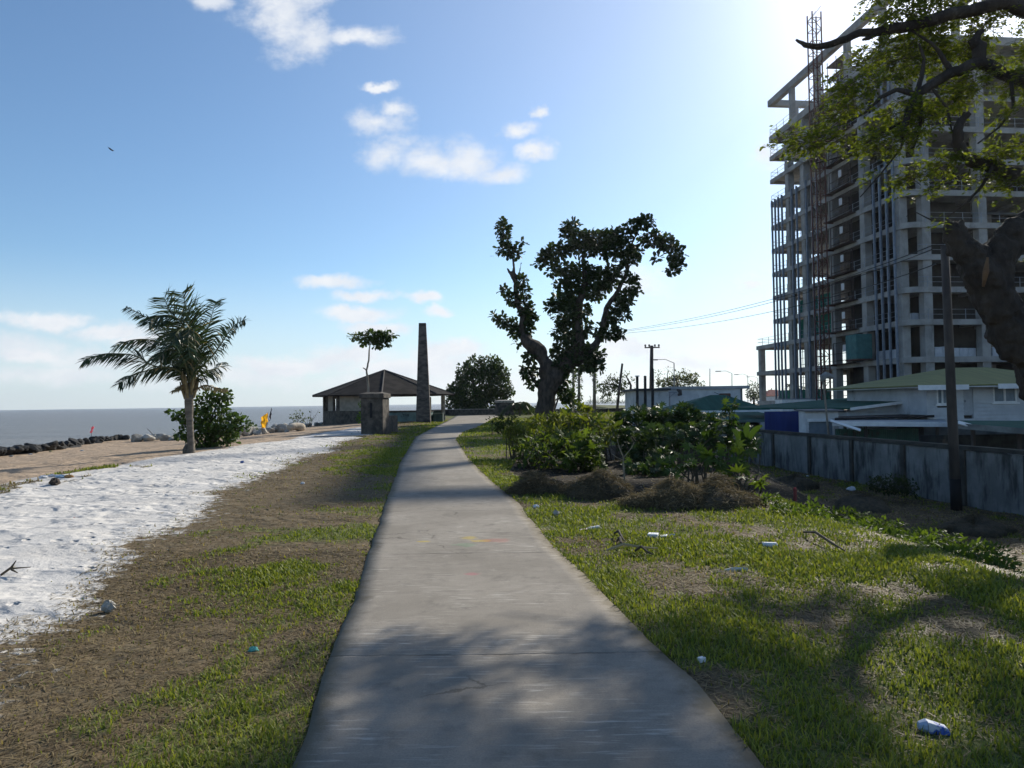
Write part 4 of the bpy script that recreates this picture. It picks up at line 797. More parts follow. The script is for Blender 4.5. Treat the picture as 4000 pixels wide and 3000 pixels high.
MB().bb((xx(3618), .3, -.1), (xx(4280), 9, zz(1650) - .003)).build('lower_storey', M('dim_wall', (.12, .13, .13), (.06, .065, .07), 1, .9), hs)
ap = Vector((xx(3915), 4.5, zz(1422))); ez = zz(1503); e0, e1 = xx(3545), xx(4320)
rb = MB(); rb.slab([(e0, -1.0, ez), (e1, -1.0, ez), (ap.x + 2.2, ap.y, ap.z), (ap.x, ap.y, ap.z)], .06); rb.slab([(e0, 10, ez), (e0, -1.0, ez), tuple(ap)], .06); rb.slab([(e1, 10, ez), (e0, 10, ez), tuple(ap), (ap.x + 2.2, ap.y, ap.z)], .06); rb.slab([(e1, -1, ez), (e1, 10, ez), (ap.x + 2.2, ap.y, ap.z)], .06)
rf = rb.build('roof', olive_roof, hs); fb = MB(); fb.bb((e0, -1.06, ez - .26), (e0 + 2.6, -1.003, ez - .0)); fb.bb((xx(3850), -1.06, ez - .24), (e1, -1.003, ez + .02)); fb.build('fascia', whitep, rf)
MB().bb((e0 + .1, -.98, ez - .12), (e1 - .1, 9.9, ez - .08)).build('soffit', whitep, rf)

# low green roofed annexe
Y = 41.0; an = thing('low_house', 'long low white house with a sloping green roof and white rake board', 'house', (A(3330, 1600, Y).x, Y, LOW)); bx = an.location.x; xx = lambda px, yy=Y: A(px, 1550, yy).x - bx; zz = lambda py, px=3400, yy=Y: A(px, py, yy).z - LOW
siding_wall('gable_wall', an, xx(3310), xx(3625), 0, 0, zz(1608), [(xx(3540), xx(3572), zz(1617), zz(1585))])
mb = MB(); mb.prism([(0, 0), (1, 0), (1, 1)], 0, 1); V = []
g0, g1, gz0, gz1 = xx(3310), xx(3625), zz(1606), zz(1566)
mb = MB(); mb.add([(g0, -.02, gz0 - .02), (g1, -.02, gz0 - .02), (g1, -.02, gz1), (g0, .1, gz0 - .02), (g1, .1, gz0 - .02), (g1, .1, gz1)], [[0, 1, 2], [5, 4, 3], [0, 3, 4, 1], [1, 4, 5, 2], [2, 5, 3, 0]]); mb.build('gable', siding, an)
window(an, xx(3540), xx(3572), -.02, zz(1617), zz(1585), 1)
rb = MB(); rb.slab([(xx(3300), -.6, zz(1592)), (xx(3630), -.6, zz(1554)), (xx(3630) + .4, 9, zz(1548)), (xx(3060) - .5, 9, zz(1592))], .08); rf = rb.build('roof', green_roof, an)
mb = MB(); mb.add([(xx(3300), -.66, zz(1602)), (xx(3630), -.66, zz(1564)), (xx(3630), -.66, zz(1553)), (xx(3300), -.66, zz(1591)), (xx(3300), -.61, zz(1602)), (xx(3630), -.61, zz(1564)), (xx(3630), -.61, zz(1553)), (xx(3300), -.61, zz(1591))], [[0, 1, 2, 3], [7, 6, 5, 4], [0, 4, 5, 1], [2, 6, 7, 3]]); mb.build('rake_board', whitep, rf)
MB().bb((g0 + .1, .15, -.1), (g1, 8.5, zz(1610))).build('body', siding, an)
# white store shed
Y = 38.5; sh = thing('store_shed', 'small white shed with a blank panel between blue sheeting and the green fence', 'shed', (A(3190, 1700, Y).x, Y, LOW)); bx = sh.location.x; xx = lambda px: A(px, 1550, Y).x - bx; zz = lambda py: A(3200, py, Y).z - LOW
siding_wall('front_wall', sh, xx(3144), xx(3272), 0, -.1, zz(1604), [(xx(3156), xx(3250), zz(1740), zz(1648))], mt=blockw)
MB().bb((xx(3156), .04, zz(1740)), (xx(3250), .1, zz(1648))).build('shutter_panel', shutter, sh); MB().bb((xx(3150), -.1, zz(1647)), (xx(3262), -.04, zz(1636))).build('lintel', whitep, sh)
MB().bb((xx(3144), .13, -.1), (xx(3272), .9, zz(1606))).build('body', blockw, sh)
MB().slab([(xx(3134), -.3, zz(1603)), (xx(3285), -.3, zz(1603)), (xx(3285), 1.2, zz(1598)), (xx(3134), 1.2, zz(1598))], .06).build('roof', M('grey_sheet', (.16, .165, .17), (.1, .105, .11), 1.5, .7), sh)
# blue sheeting
Y = 41.8; put(MB().bb(tuple(A(2990, 1720, Y)), tuple(A(3124, 1606, Y) + Vector((0, .08, 0)))), 'blue_hoarding', M('blue_sheet', (.028, .045, .18), (.02, .032, .13), 1.2, .6, .3, 8, .02, stretch=(3, 1, .4)), 'bright blue sheet hoarding between the porch column and the white shed', 'hoarding', tuple(A(3060, 1700, Y)))
# porch roofs and yard fence
def lean(label, q, th, mt, posts, cat='porch roof', name='lean_to_roof', rim=None):
    t = thing(name, label, cat, tuple(Vector((q[0].x, q[0].y, LOW)))); o0 = Vector(t.location)
    MB().slab([tuple(p - o0) for p in q], th).build('roof_sheet', mt, t)
    if rim: a, b_ = q[0] - o0, q[1] - o0; d = (b_ - a).normalized(); MB().add([a + Vector((0, -.04, -.2)), b_ + Vector((0, -.04, -.2)), b_ + Vector((0, -.04, .03)), a + Vector((0, -.04, .03)), a + Vector((0, -.002, -.2)), b_ + Vector((0, -.002, -.2)), b_ + Vector((0, -.002, .03)), a + Vector((0, -.002, .03))], [[0, 1, 2, 3], [7, 6, 5, 4], [0, 4, 5, 1], [2, 6, 7, 3]]).build('fascia', rim, t)
    for p in posts: p = p - o0; MB().bb((p.x - .06, p.y - .06, 0), (p.x + .06, p.y + .06, p.z)).build('post', timber, t)
    return t
sheet = M('old_zinc', (.42, .43, .45), (.30, .31, .33), 1.5, .5, .3, 6, .01, stretch=(5, .4, 1))
lean('pale zinc lean to roof sagging over the green corrugated fence', [A(3250, 1648, 35.3), A(3700, 1652, 35.3), A(3690, 1637, 37.9), A(3270, 1640, 37.9)], .05, sheet, [A(3380, 1660, 35.6), A(3660, 1660, 35.6)], rim=whitep)
lean('dark upper lean to roof along the wall of the low house', [A(3260, 1634, 37.4), A(3650, 1622, 37.4), A(3650, 1614, 40.5), A(3270, 1626, 40.5)], .1, dark, [A(3300, 1640, 37.6)])
put(MB().slab([A(3245, 1646, 34.9), A(3362, 1684, 34.9), A(3362, 1675, 35), A(3245, 1638, 35)], .05), 'fallen_board', whitep, 'loose white board hanging down at a slant from the zinc roof', 'board', tuple(A(3362, 1684, 34.9)))
lean('green sheet porch roof below the clapboard house', [A(3735, 1655, 29), A(4330, 1702, 27), A(4330, 1645, 35), A(3735, 1642, 35)], .06, green_roof, [A(3800, 1665, 29.2), A(3980, 1680, 28.7)], rim=M('rim', (.2, .22, .22), (.12, .13, .13), 2))
put(MB().slab([A(3745, 1655, 28.8), A(3826, 1676, 28.8), A(3826, 1664, 28.9), A(3745, 1643, 28.9)], .05), 'fallen_board', whitep, 'slanting white board at the end of the green porch roof', 'board', tuple(A(3826, 1676, 28.8)))
Y = 36.6; mb = MB(); p0, p1 = A(3265, 1790, Y), A(3592, 1790, Y); zt = A(3400, 1672, Y).z; n = 90; V = []
for i in range(n): u = i / (n - 1); x = p0.x + (p1.x - p0.x) * u; yy = Y + (.03 if i % 2 else -.03); V += [(x, yy, LOW), (x, yy, zt - .1 * (vnoise([u * 9], [0], 4)[0]))]
mb.add(V, [[2 * i, 2 * i + 2, 2 * i + 3, 2 * i + 1] for i in range(n - 1)]); mb.add([(v[0], v[1] + .02, v[2]) for v in V], [[2 * i + 1, 2 * i + 3, 2 * i + 2, 2 * i] for i in range(n - 1)])
put(mb, 'corrugated_fence', M('green_zinc', (.09, .20, .15), (.055, .12, .095), 1.3, .7, grime=((.09, .07, .055), (1, 1, .6), 2.2, .52, .66)), 'patchy green corrugated fence behind the grey wall', 'fence', (p0.x, Y, LOW))
MBv = MB(); MBv.bb(tuple(A(3600, 1800, 34)), tuple(A(4400, 1690, 34) + Vector((0, .1, 0)))); put(MBv, 'yard_sheet', M('dark_yard', (.05, .055, .055), (.022, .024, .026), 1.5, .95, grime=((.10, .085, .07), (1, 1, .8), 1.1, .55, .68)), 'dark flat sheet in the yard beneath the green porch roof', 'fence', tuple(A(3900, 1800, 34)))  # flat dark sheet filling the yard below the porch roof
put(MB().bb(tuple(A(3972, 1782, 25)), tuple(A(4075, 1763, 25) + Vector((0, .5, 0)))), 'white_tub', whitep, 'white plastic tub showing over the wall coping near the big tree', 'tub', tuple(A(4000, 1782, 25)), bevel=.04)

# green hip roofed house
Y = 55; gh = thing('green_roof_house', 'house with a dark green hip roof in front of the white flat roofed building', 'house', (A(2780, 1600, Y).x, Y, LOW)); o0 = Vector(gh.location)
el, er, am = A(2612, 1606, Y), A(3035, 1608, Y), A(2775, 1543, Y + 4); bl_, br_ = el + Vector((.4, 8, .0)), er + Vector((.4, 8, 0)); am2 = am + Vector((1.2, 0, 0))
rb = MB()
for q in ([el, er, am2, am], [bl_, el, am], [br_, bl_, am, am2], [er, br_, am2]): rb.slab([tuple(p - o0) for p in q], .08)
rf = rb.build('roof', green_roof, gh); a, b_ = el - o0, er - o0; MB().bb((a.x, a.y - .06, a.z - .22), (b_.x, a.y - .003, a.z + .0)).build('fascia', whitep, rf)
MB().bb((a.x + .7, .7, 0), (b_.x - .7, 7.5, a.z - .1)).build('wall', siding, gh)
Y = 47; el, er, fl, fr_ = A(2735, 1642, Y), A(3078, 1634, Y), A(2750, 1612, Y + 6), A(2960, 1608, Y + 6)
ph = thing('porch', 'green porch roof on white columns in front of the hip roofed house', 'porch', (el.x, Y, LOW)); o0 = Vector(ph.location)
rf = MB().slab([tuple(p - o0) for p in (el, er, fr_, fl)], .1).build('roof', green_roof, ph); a, b_ = el - o0, er - o0
MB().slab([a + Vector((0, -.05, -.02)), b_ + Vector((0, -.05, -.02)), b_ + Vector((0, -.05, -.2)), a + Vector((0, -.05, -.2))], .04).build('fascia', M('grey_green', (.14, .19, .18), (.1, .14, .135), 2), rf)
for px in (3006, 2920, 2830): p = A(px, 1640, Y + .4) - o0; MB().bb((p.x - .1, .3, 0), (p.x + .1, .5, p.z - .1)).build('column', whitep, ph)
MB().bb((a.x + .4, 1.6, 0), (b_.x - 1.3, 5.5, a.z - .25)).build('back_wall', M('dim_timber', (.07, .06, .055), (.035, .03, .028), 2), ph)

# white flat roofed building
Y = 75; wb = thing('white_building', 'long white flat roofed block building with parapet standing across the yard', 'building', (A(2700, 1600, Y).x, Y, LOW)); o0 = Vector(wb.location)
p = A(2618, 1600, Y) - o0; q = A(2925, 1503, Y) - o0; zt = A(2800, 1508, Y).z - LOW
MB().bb((p.x, 0, 0), (q.x - .9, 9, zt - .3)).build('wall', blockw, wb); MB().bb((p.x - .05, -.25, zt - .298), (q.x, 9.3, zt)).build('roof_slab', M('roof_edge', (.40, .41, .43), (.3, .31, .33), 1), wb)
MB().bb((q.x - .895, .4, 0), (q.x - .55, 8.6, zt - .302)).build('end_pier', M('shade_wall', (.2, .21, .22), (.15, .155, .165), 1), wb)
a, b_ = A(2488, 1600, Y - 2.5) - o0, A(2612, 1525, Y - 2.5) - o0; MB().bb((a.x, -2.5, 0), (b_.x, 5, b_.z)).build('wing', blockw, wb); MB().bb((a.x - .35, -2.9, b_.z + .003), (b_.x + .15, 5, b_.z + .22)).build('wing_roof', M('dark_edge', (.10, .105, .11), (.07, .072, .076), 1), wb)
c = A(2645, 1533, Y - .6) - o0; MB().tube([c - Vector((.9, 0, 0)), c], .035, 6).tube([c - Vector((.9, 0, .55)), c - Vector((.2, 0, .02))], .03, 6).build('bracket', steel, wb); MB().tube([c + Vector((-.05, -.1, .32)), c + Vector((.28, -.1, .12)), c + Vector((.3, -.1, -.2)), c + Vector((.05, -.1, -.3))], [.1, .22, .22, .08], 8).build('lamp_head', timber, wb, smooth=True)
c = A(2830, 1546, Y - .5) - o0; MB().tube([A(2790, 1532, Y - .3) - o0, c - Vector((.4, 0, -.1))], .03, 5).build('stay_rod', timber, wb); MB().bb((c.x - .5, c.y - .4, c.z - .2), (c.x + .55, c.y + .25, c.z + .25)).build('tank', M('rusty', (.12, .06, .045), (.07, .045, .04), 3), wb, bevel=.08)
lv = thing('lean_shelter', 'small low pale green roofed shelter at the far corner of the white building', 'shelter', tuple(A(2460, 1610, 80) * 1)); o0 = Vector(lv.location)
MB().slab([A(2436, 1600, 79) - o0, A(2500, 1588, 79) - o0, A(2500, 1580, 83) - o0, A(2450, 1588, 83) - o0], .1).build('roof', M('pale_green', (.22, .30, .26), (.16, .22, .2), 1), lv); MB().bb(A(2468, 1640, 80) - o0, A(2498, 1592, 82) - o0).build('wall', M('ochre_wall', (.36, .29, .17), (.28, .22, .13), 1), lv)
for i, (x, yt) in enumerate(((2489, 1471), (2520, 1468), (2549, 1440))):
    Yq = 71.5; b0 = A(x, 1640, Yq); b0.z = LOW; t = thing('post', ['black post with a pale disc cap before the corner of the white building', 'plain black post standing second along the white building', 'black post right in front of the utility pole'][i], 'post', tuple(b0))
    top = A(x, yt, Yq) - b0; MB().tube([Vector((0, 0, 0)), top], [.16, .14], 10).build('shaft', M('black_post', (.04, .04, .042), (.025, .025, .027), 2), t)
    if i == 0: MB().tube([top, top + Vector((0, 0, .1))], .24, 10).build('cap', whitep, t)

# poles and lamps
def upole(label, x, yb, yt, Y, r, arm=None, zb=None, name='utility_pole'):
    b0 = A(x[0], yb, Y); 
    if zb is not None: b0.z = zb
    t = thing(name, label, 'utility pole', tuple(b0)); top = A(x[1], yt, Y) - b0
    MB().tube([Vector((0, 0, -.4)), top * .5, top], [r, r * .9, r * .75], 10).build('pole', timber, t, smooth=True)
    if arm:
        aw, ay = arm; c = A(x[1], ay, Y) - b0; mb = MB().bb((c.x - aw, c.y - .28, c.z - .07), (c.x + aw, c.y - .14, c.z + .07)); ar = mb.build('crossarm', timber, t)
        for d in (-.9, -.38, .38, .9): MB().tube([Vector((c.x + d * aw, c.y - .21, c.z + .07)), Vector((c.x + d * aw, c.y - .21, c.z + .2)), Vector((c.x + d * aw, c.y - .21, c.z + .38))], [.05, .12, .1], 8).build('insulator', M('insulator', (.1, .09, .09), (.07, .06, .06), 2, .4), ar)
    return t
upole('utility pole with a crossarm and insulators behind the white building', (2543, 2546), 1630, 1350, 88, .28, (.92, 1358))
upole('leaning bare wooden pole behind the thicket by the water', (2405, 2431), 1640, 1420, 82, .17)
upole('thick wooden pole standing in front of the concrete wall under the big tree', (3736, 3690), 1985, 960, 24.6, .165, zb=zp(A(3736, 1985, 24.6).x, 24.6))
bp = bpy.data.objects['utility_pole.002']; mb = MB(); q = bp.location; v = (A(3690, 960, 24.6) - q); mb.tube([Vector((0, 0, 0)), v * .118], [.18, .172], 12); mb.build('tar_band', M('tar', (.014, .014, .015), (.009, .009, .01), 2), bp, smooth=True)
t = thing('leaning_lamp_post', 'thin pale leaning pole with a bagged lamp head behind the concrete wall', 'lamp post', tuple(A(3243, 1760, 37))); o0 = Vector(t.location)
MB().tube([A(3243, 1760, 37) - o0, A(3216, 1490, 37) - o0], [.06, .05], 8).build('pole', M('pale_timber', (.30, .26, .21), (.2, .17, .14), 2), t); MB().tube([A(3212, 1490, 37) - o0, A(3214, 1474, 37) - o0, A(3228, 1465, 37) - o0, A(3246, 1470, 37) - o0, A(3254, 1478, 37) - o0], [.1, .17, .2, .15, .05], 8, jit=.3).build('lamp_head', M('grey_bag', (.26, .26, .26), (.17, .17, .17), 3), t, smooth=True)
lampm = M('lamp_grey', (.20, .21, .22), (.15, .16, .17), 2, .5)
for i, (x, yt, xa, ya, Y) in enumerate([(2633, 1418, 2566, 1405, 130), (2859, 1459, 2813, 1450, 175), (2921, 1468, 2883, 1463, 215), (2960, 1477, 2928, 1472, 260)]):
    b0 = A(x, 1560, Y); t = thing('street_lamp', ['nearest thin street lamp above the leafy tree with its arm over the road', 'second street lamp above the middle of the white building roof', 'third street lamp past the end of the white building roof', 'farthest small street lamp seen beside the concrete annexe'][i], 'street lamp', tuple(b0), group='row of street lamps')
    top, e = A(x, yt, Y) - b0, A(xa, ya, Y) - b0; MB().tube([Vector((0, 0, -3)), top], [.13, .09], 8).tube([top, top.lerp(e, .5) + Vector((0, 0, .35)), e], [.06, .05, .05], 6).build('pole', lampm, t); MB().box(e - Vector((.5, 0, .02)), (1.3, .4, .22)).build('lamp_head', lampm, t, bevel=.06)
put(MB().tube([A(2773, 1560, 140), A(2773, 1440, 140)], [.12, .06], 6), 'aerial_mast', lampm, 'thin upright aerial mast over the white building roof', 'mast', tuple(A(2773, 1560, 140)))
for i, (x0, y0, x1, y1, sag) in enumerate([(2400, 1296, 3640, 960, 40), (2400, 1300, 3640, 975, 42), (2380, 1306, 3660, 1030, 48)]):
    pts = [A(x0 + (x1 - x0) * u, y0 + (y1 - y0) * u + sag * 4 * u * (1 - u), 95 - 70 * u) for u in np.linspace(0, 1, 24)]
    put(MB().tube(pts, [.022] * 24, 4), 'power_line', dark, ['uppermost thin power line sagging from the twisted tree to the tall pole', 'second power line just under the uppermost one', 'lowest power line in the sky before the tower block'][i], 'cable', tuple(pts[0]), 'power lines')

# background trees
Y = 95; tb = MB(); limbs(tb, r3, Y, [[(1225, 1500, 20), (1215, 1400, 17), (1180, 1340, 12), (1120, 1300, 8), (1050, 1290, 5)], [(1215, 1390, 12), (1225, 1300, 8), (1190, 1230, 4)], [(1180, 1340, 8), (1100, 1240, 4)]], 7)
mb = MB(); blobcloud(mb, np.random.default_rng(51), pxblobs([(1090, 1290, 60, 40), (1150, 1300, 60, 35), (1060, 1340, 45, 30), (1040, 1390, 40, 25), (1020, 1320, 40, 30), (1140, 1350, 40, 18)], Y, r3), 34, .38, T_OV, T_OVF, (.03, .05, .015), (.06, .085, .025), up=.5); blobcloud(mb, np.random.default_rng(52), pxblobs([(1120, 1250, 70, 35), (1200, 1250, 50, 40), (1070, 1240, 50, 25), (1235, 1290, 22, 45), (1180, 1220, 40, 22)], Y, r3), 5, .3, T_OV, T_OVF, (.06, .08, .03), (.1, .12, .04), up=.5)
tree('thorn_tree', 'thin leaning tree with a dark lower crown and feathery top by the leaning pole', 'tree', A(2463, 1612, Y), tb, mb)
Y = 150; tb = MB(); limbs(tb, r4, Y, [[(680, 620, 12), (680, 540, 9), (640, 450, 4)], [(590, 600, 7), (570, 450, 4), (590, 400, 2)], [(480, 600, 5), (470, 480, 3), (500, 420, 2)]], 6)
mb = MB(); blobcloud(mb, np.random.default_rng(53), pxblobs([(620, 530, 130, 55), (520, 550, 80, 35), (740, 470, 80, 45), (820, 500, 90, 55), (700, 530, 130, 60), (870, 480, 45, 40), (930, 550, 50, 25), (770, 410, 35, 14), (860, 560, 60, 30)], Y, r4), 34, .6, T_OV, T_OVF, (.05, .065, .018), (.13, .14, .035), up=.6); blobcloud(mb, np.random.default_rng(54), pxblobs([(600, 400, 65, 30), (480, 450, 60, 45), (440, 520, 50, 30), (640, 440, 60, 25)], Y, r4), 8, .5, T_OV, T_OVF, (.08, .09, .03), (.13, .14, .05))
tree('spreading_tree', 'olive green spreading tree showing over the white building roof', 'tree', A(2650, 1545, Y), tb, mb)
for i, (bx_, tops, lab, Y) in enumerate([(2262, [(2262, 1490, 10, 40), (2265, 1555, 12, 25), (2255, 1450, 8, 30)], 'vine covered dead trunk standing just past the twisted tree', 84), (2322, [(2318, 1440, 14, 35), (2330, 1390, 9, 30), (2325, 1500, 7, 40)], 'leaf draped straight trunk between the twisted tree and the leaning pole', 78), (2240, [(2240, 1470, 8, 45), (2236, 1520, 9, 30)], 'shorter creeper covered stump close beside the vine covered trunk', 88)]):
    tb = MB().tube([A(bx_, 1650, Y), A(bx_, 1380 if i == 1 else 1440, Y)], [.2, .14], 8); mb = MB(); blobcloud(mb, np.random.default_rng(60 + i), pxblobs(tops, Y, Reg(0, 0, 1)), 32, .3, T_OV, T_OVF, (.035, .06, .018), (.09, .13, .03)); tree('vine_covered_tree', lab, 'tree', A(bx_, 1640, Y), tb, mb, bark_pale)
mb = MB(); blobcloud(mb, np.random.default_rng(65), pxblobs([(2205, 1535, 35, 22), (2175, 1515, 30, 20), (2222, 1565, 22, 15), (2240, 1578, 14, 10)], 84, Reg(0, 0, 1)), 34, .34, T_OB, T_OBF, (.03, .05, .015), (.06, .09, .025)); tb = MB().tube([A(2150, 1640, 84), A(2180, 1560, 84), A(2210, 1540, 84)], [.15, .1, .05], 6)
tree('almond_sapling', 'drooping leafy branch sapling right against the twisted tree trunk', 'tree', A(2160, 1640, 84), tb, mb)
def small_palm(label, x, yb, yt, rr, Y, seed, n=11, e0=.2):
    rg = np.random.default_rng(seed); b0 = A(x, yb, Y); t = thing('small_palm', label, 'palm tree', tuple(b0)); top = A(x, yt, Y) - b0; MB().tube([Vector((0, 0, -1)), top], [.16, .12], 7).build('trunk', palm_bark, t, smooth=True); s_ = S(Y); mb = MB(); R_ = rr * s_; P_, D_, N_, SZ, C_ = [], [], [], [], []
    for i in range(n):
        a = rg.random() * 6.28; el_ = e0 + (1.35 - e0) * rg.random(); d = Vector((math.cos(a) * math.cos(el_), math.sin(a) * math.cos(el_), math.sin(el_)))
        pts = [top + d * R_ * u + Vector((0, 0, -R_ * .75 * u * u)) for u in np.linspace(0, 1, 12)]; mb.tube(pts, [.03] * 12, 4, (.07, .08, .03))
        for k in range(1, 12):
            tg = (pts[k] - pts[k - 1]).normalized(); sdv = tg.cross(Vector((0, 0, 1))).normalized()
            for s2 in (-1, 1):
                for u in (0, .5): P_.append(pts[k - 1].lerp(pts[k], u)); D_.append(sdv * s2 + tg * .7 + Vector((0, 0, -.5))); N_.append((rg.normal(), rg.normal(), 1)); SZ.append(R_ * .32); C_.append((.05, .075, .02))
    T2 = np.array([(0, .0, 0), (.5, .05, 0), (1, 0, -.1), (.5, -.05, 0)]); leaves(mb, T2, T_OVF, np.array([tuple(p) for p in P_]), np.array([tuple(p) for p in D_]), np.array(N_), np.array(SZ), np.array(C_)); mb.build('crown', palmleaf, t)
small_palm('small bushy palm beside the twisted tree and the squat stone pier', 2030, 1622, 1600, 100, 89, 71, 17, .75)
small_palm('distant palm seen through the open bays of the annexe', 3083, 1560, 1508, 30, 210, 72)
shrub('sea_wall_bush', 'ragged dark bush along the sea wall between the far pier and the twisted tree', 'bush', [(2040, 1605, 40, 15), (2075, 1608, 35, 14), (2050, 1592, 18, 12), (2090, 1600, 20, 12)], 94, Reg(0, 0, 1), 30, .3, T_OV, T_OVF, (.03, .05, .015), (.07, .1, .025), 66, 2, ground=0)
for i, (x, y, rx, ry, Y, lab) in enumerate([(2945, 1530, 24, 35, 230, 'grey green roadside tree between the white building and the annexe'), (3010, 1545, 40, 22, 240, 'low spreading tree seen at the foot of the annexe bays'), (3130, 1535, 45, 26, 250, 'dark bushy tree showing through the scaffolded bays')]):
    mb = MB(); blobcloud(mb, np.random.default_rng(80 + i), pxblobs([(x, y, rx, ry), (x - rx * .5, y + ry * .4, rx * .7, ry * .6), (x + rx * .5, y + ry * .3, rx * .6, ry * .7)], Y, Reg(0, 0, 1)), 30, .8, T_OV, T_OVF, (.04, .055, .025), (.08, .10, .04)); tb = MB().tube([A(x, 1600, Y), A(x, y, Y)], [.4, .25], 7); tree('roadside_tree', lab, 'tree', A(x, 1590, Y), tb, mb)
rh = thing('red_roof_house', 'far house with a red roof seen through the annexe bays', 'house', tuple(A(3035, 1565, 220))); o0 = Vector(rh.location); w = 40 * S(220)
MB().bb((-w, 0, -3), (w, 6, 1.4)).build('wall', whitep, rh); MB().add([(-w * 1.1, -.5, 1.4), (w * 1.1, -.5, 1.4), (w * 1.1, 6.5, 1.4), (-w * 1.1, 6.5, 1.4), (-w * .4, 3, 3.4), (w * .4, 3, 3.4)], [[0, 1, 5, 4], [1, 2, 5], [2, 3, 4, 5], [3, 0, 4]]).build('roof', M('red_tile', (.30, .06, .05), (.2, .05, .045), 1), rh)
# far wooded shore across the water
mb = MB(); rg = np.random.default_rng(90); bl2 = []
for px in np.arange(2296, 2580, 9): h = 5 + 9 * rg.random(); bl2.append((A(px, 1574 - h * .5, 1500), (8 * S(1500), 30, h * .6 * S(1500))))
for px, h in ((2306, 30), (2320, 24), (2336, 27), (2352, 25), (2372, 34), (2408, 26)): bl2.append((A(px, 1574 - h * .8, 1500), (3.5 * S(1500), 2, 3 * S(1500)))); mb.tube([A(px, 1578, 1500), A(px, 1574 - h * .8, 1500)], .7, 4, (.06, .07, .06))
blobcloud(mb, rg, bl2, 26, 2.4, T_OV, T_OVF, (.04, .055, .035), (.07, .085, .05))
mb.box(A(2440, 1578, 1500) + Vector((0, 20, -2)), (160, 40, 6), None, (.07, .08, .06)); put(mb, 'far_shore', leaf, 'low wooded far shore with a few palms across the water', 'shore', tuple(A(2440, 1576, 1500)), kind='stuff')
# ================================================================== CONSTRUCTION TOWER
O = Vector((43.0, 77.5, 0)); tw = thing('concrete_tower', 'tall bare concrete frame building under construction towering over the houses', 'building', (O.x, O.y, LOW), R(6.1))
Z0 = -LOW; LV = [1.4, 6.0, 10.1, 13.65, 17.2, 20.75, 24.3, 27.85, 31.4, 34.95, 38.5, 41.6]; V1 = 46; U1 = 31.0
def outline(u1, v1, r=1.5, ins=0.):
    arc = [(r - r * math.cos(a) , r - r * math.sin(a)) for a in np.linspace(0, math.pi / 2, 6)]
    return [(x + ins, y + ins) for x, y in arc] + [(v1 - ins, ins), (v1 - ins, u1 - ins), (ins, u1 - ins)]
for i, z in enumerate(LV):
    th = .95 if i == 11 else .62; z += Z0
    pl = outline(37 if i < 3 else U1, V1)
    sl_ = MB(); sl_.prism(pl, z - .22, z); sb = sl_.build('floor_slab', concrete, tw)
    eb = MB(); w = .35; u1 = pl[-1][1]
    inner = [(x + (w if x < 1.5 else 0), y + (w if y < 1.5 else 0)) for x, y in pl[:6]]
    eb.prism(pl[:6] + inner[::-1], z - th, z - .222)
    eb.bb((1.502, 0, z - th), (V1, w, z - .222)); eb.bb((0, 1.502, z - th), (w, u1, z - .222)); eb.bb((w + .002, u1 - w, z - th), (V1, u1, z - .222))
    for v in (9.3, 16.3, 23.3): eb.bb((v - .2, w + .002, z - th + .05), (v + .2, u1 - w - .002, z - .222))
    eb.build('edge_beam', concrete, sb)
    if i > 1:   # guard rail of scaffold tube along both faces
        gr = MB()
        for h in (.55, 1.1): gr.tube([(.15, 1.5, z + h), (.15, u1 - .2, z + h)], .026, 4); gr.tube([(1.5, .15, z + h), (V1, .15, z + h)], .026, 4); gr.tube([(.15, u1 - .2, z + h), (9, u1 - .2, z + h)], .035, 4)
        for u in np.arange(1.5, u1, 2.1): gr.tube([(.15, u, z), (.15, u, z + 1.15)], .035, 4)
        for v in np.arange(2.5, V1, 2.2): gr.tube([(v, .15, z), (v, .15, z + 1.15)], .035, 4)
        gr.build('guard_rail', steel, sb)
top = LV[-1] + Z0
def col(v, u, z0, z1, w=.9, d=.9): MB().bb((v - w / 2, u - d / 2, z0), (v + w / 2, u + d / 2, z1)).build('column', concrete, tw)
for u in (1.6, 8.1, 14.9, 21.9, 26.2): col(.62, u, -.3, top - .96, .9, .95)
for v in (2.6, 9.3, 16.3, 23.3, 30.3, 37.3, 44.3): col(v, .62, -.3, top - .96, 1.0, .9)
for v in (9.3, 16.3, 23.3):
    for u in (8.1, 14.9, 21.9, 26.2): col(v, u, -.3, top - .96, .8, .8)
for v in (.62, 9.3): col(v, 36.4, -.3, LV[2] + Z0 - .64, .8, .8)
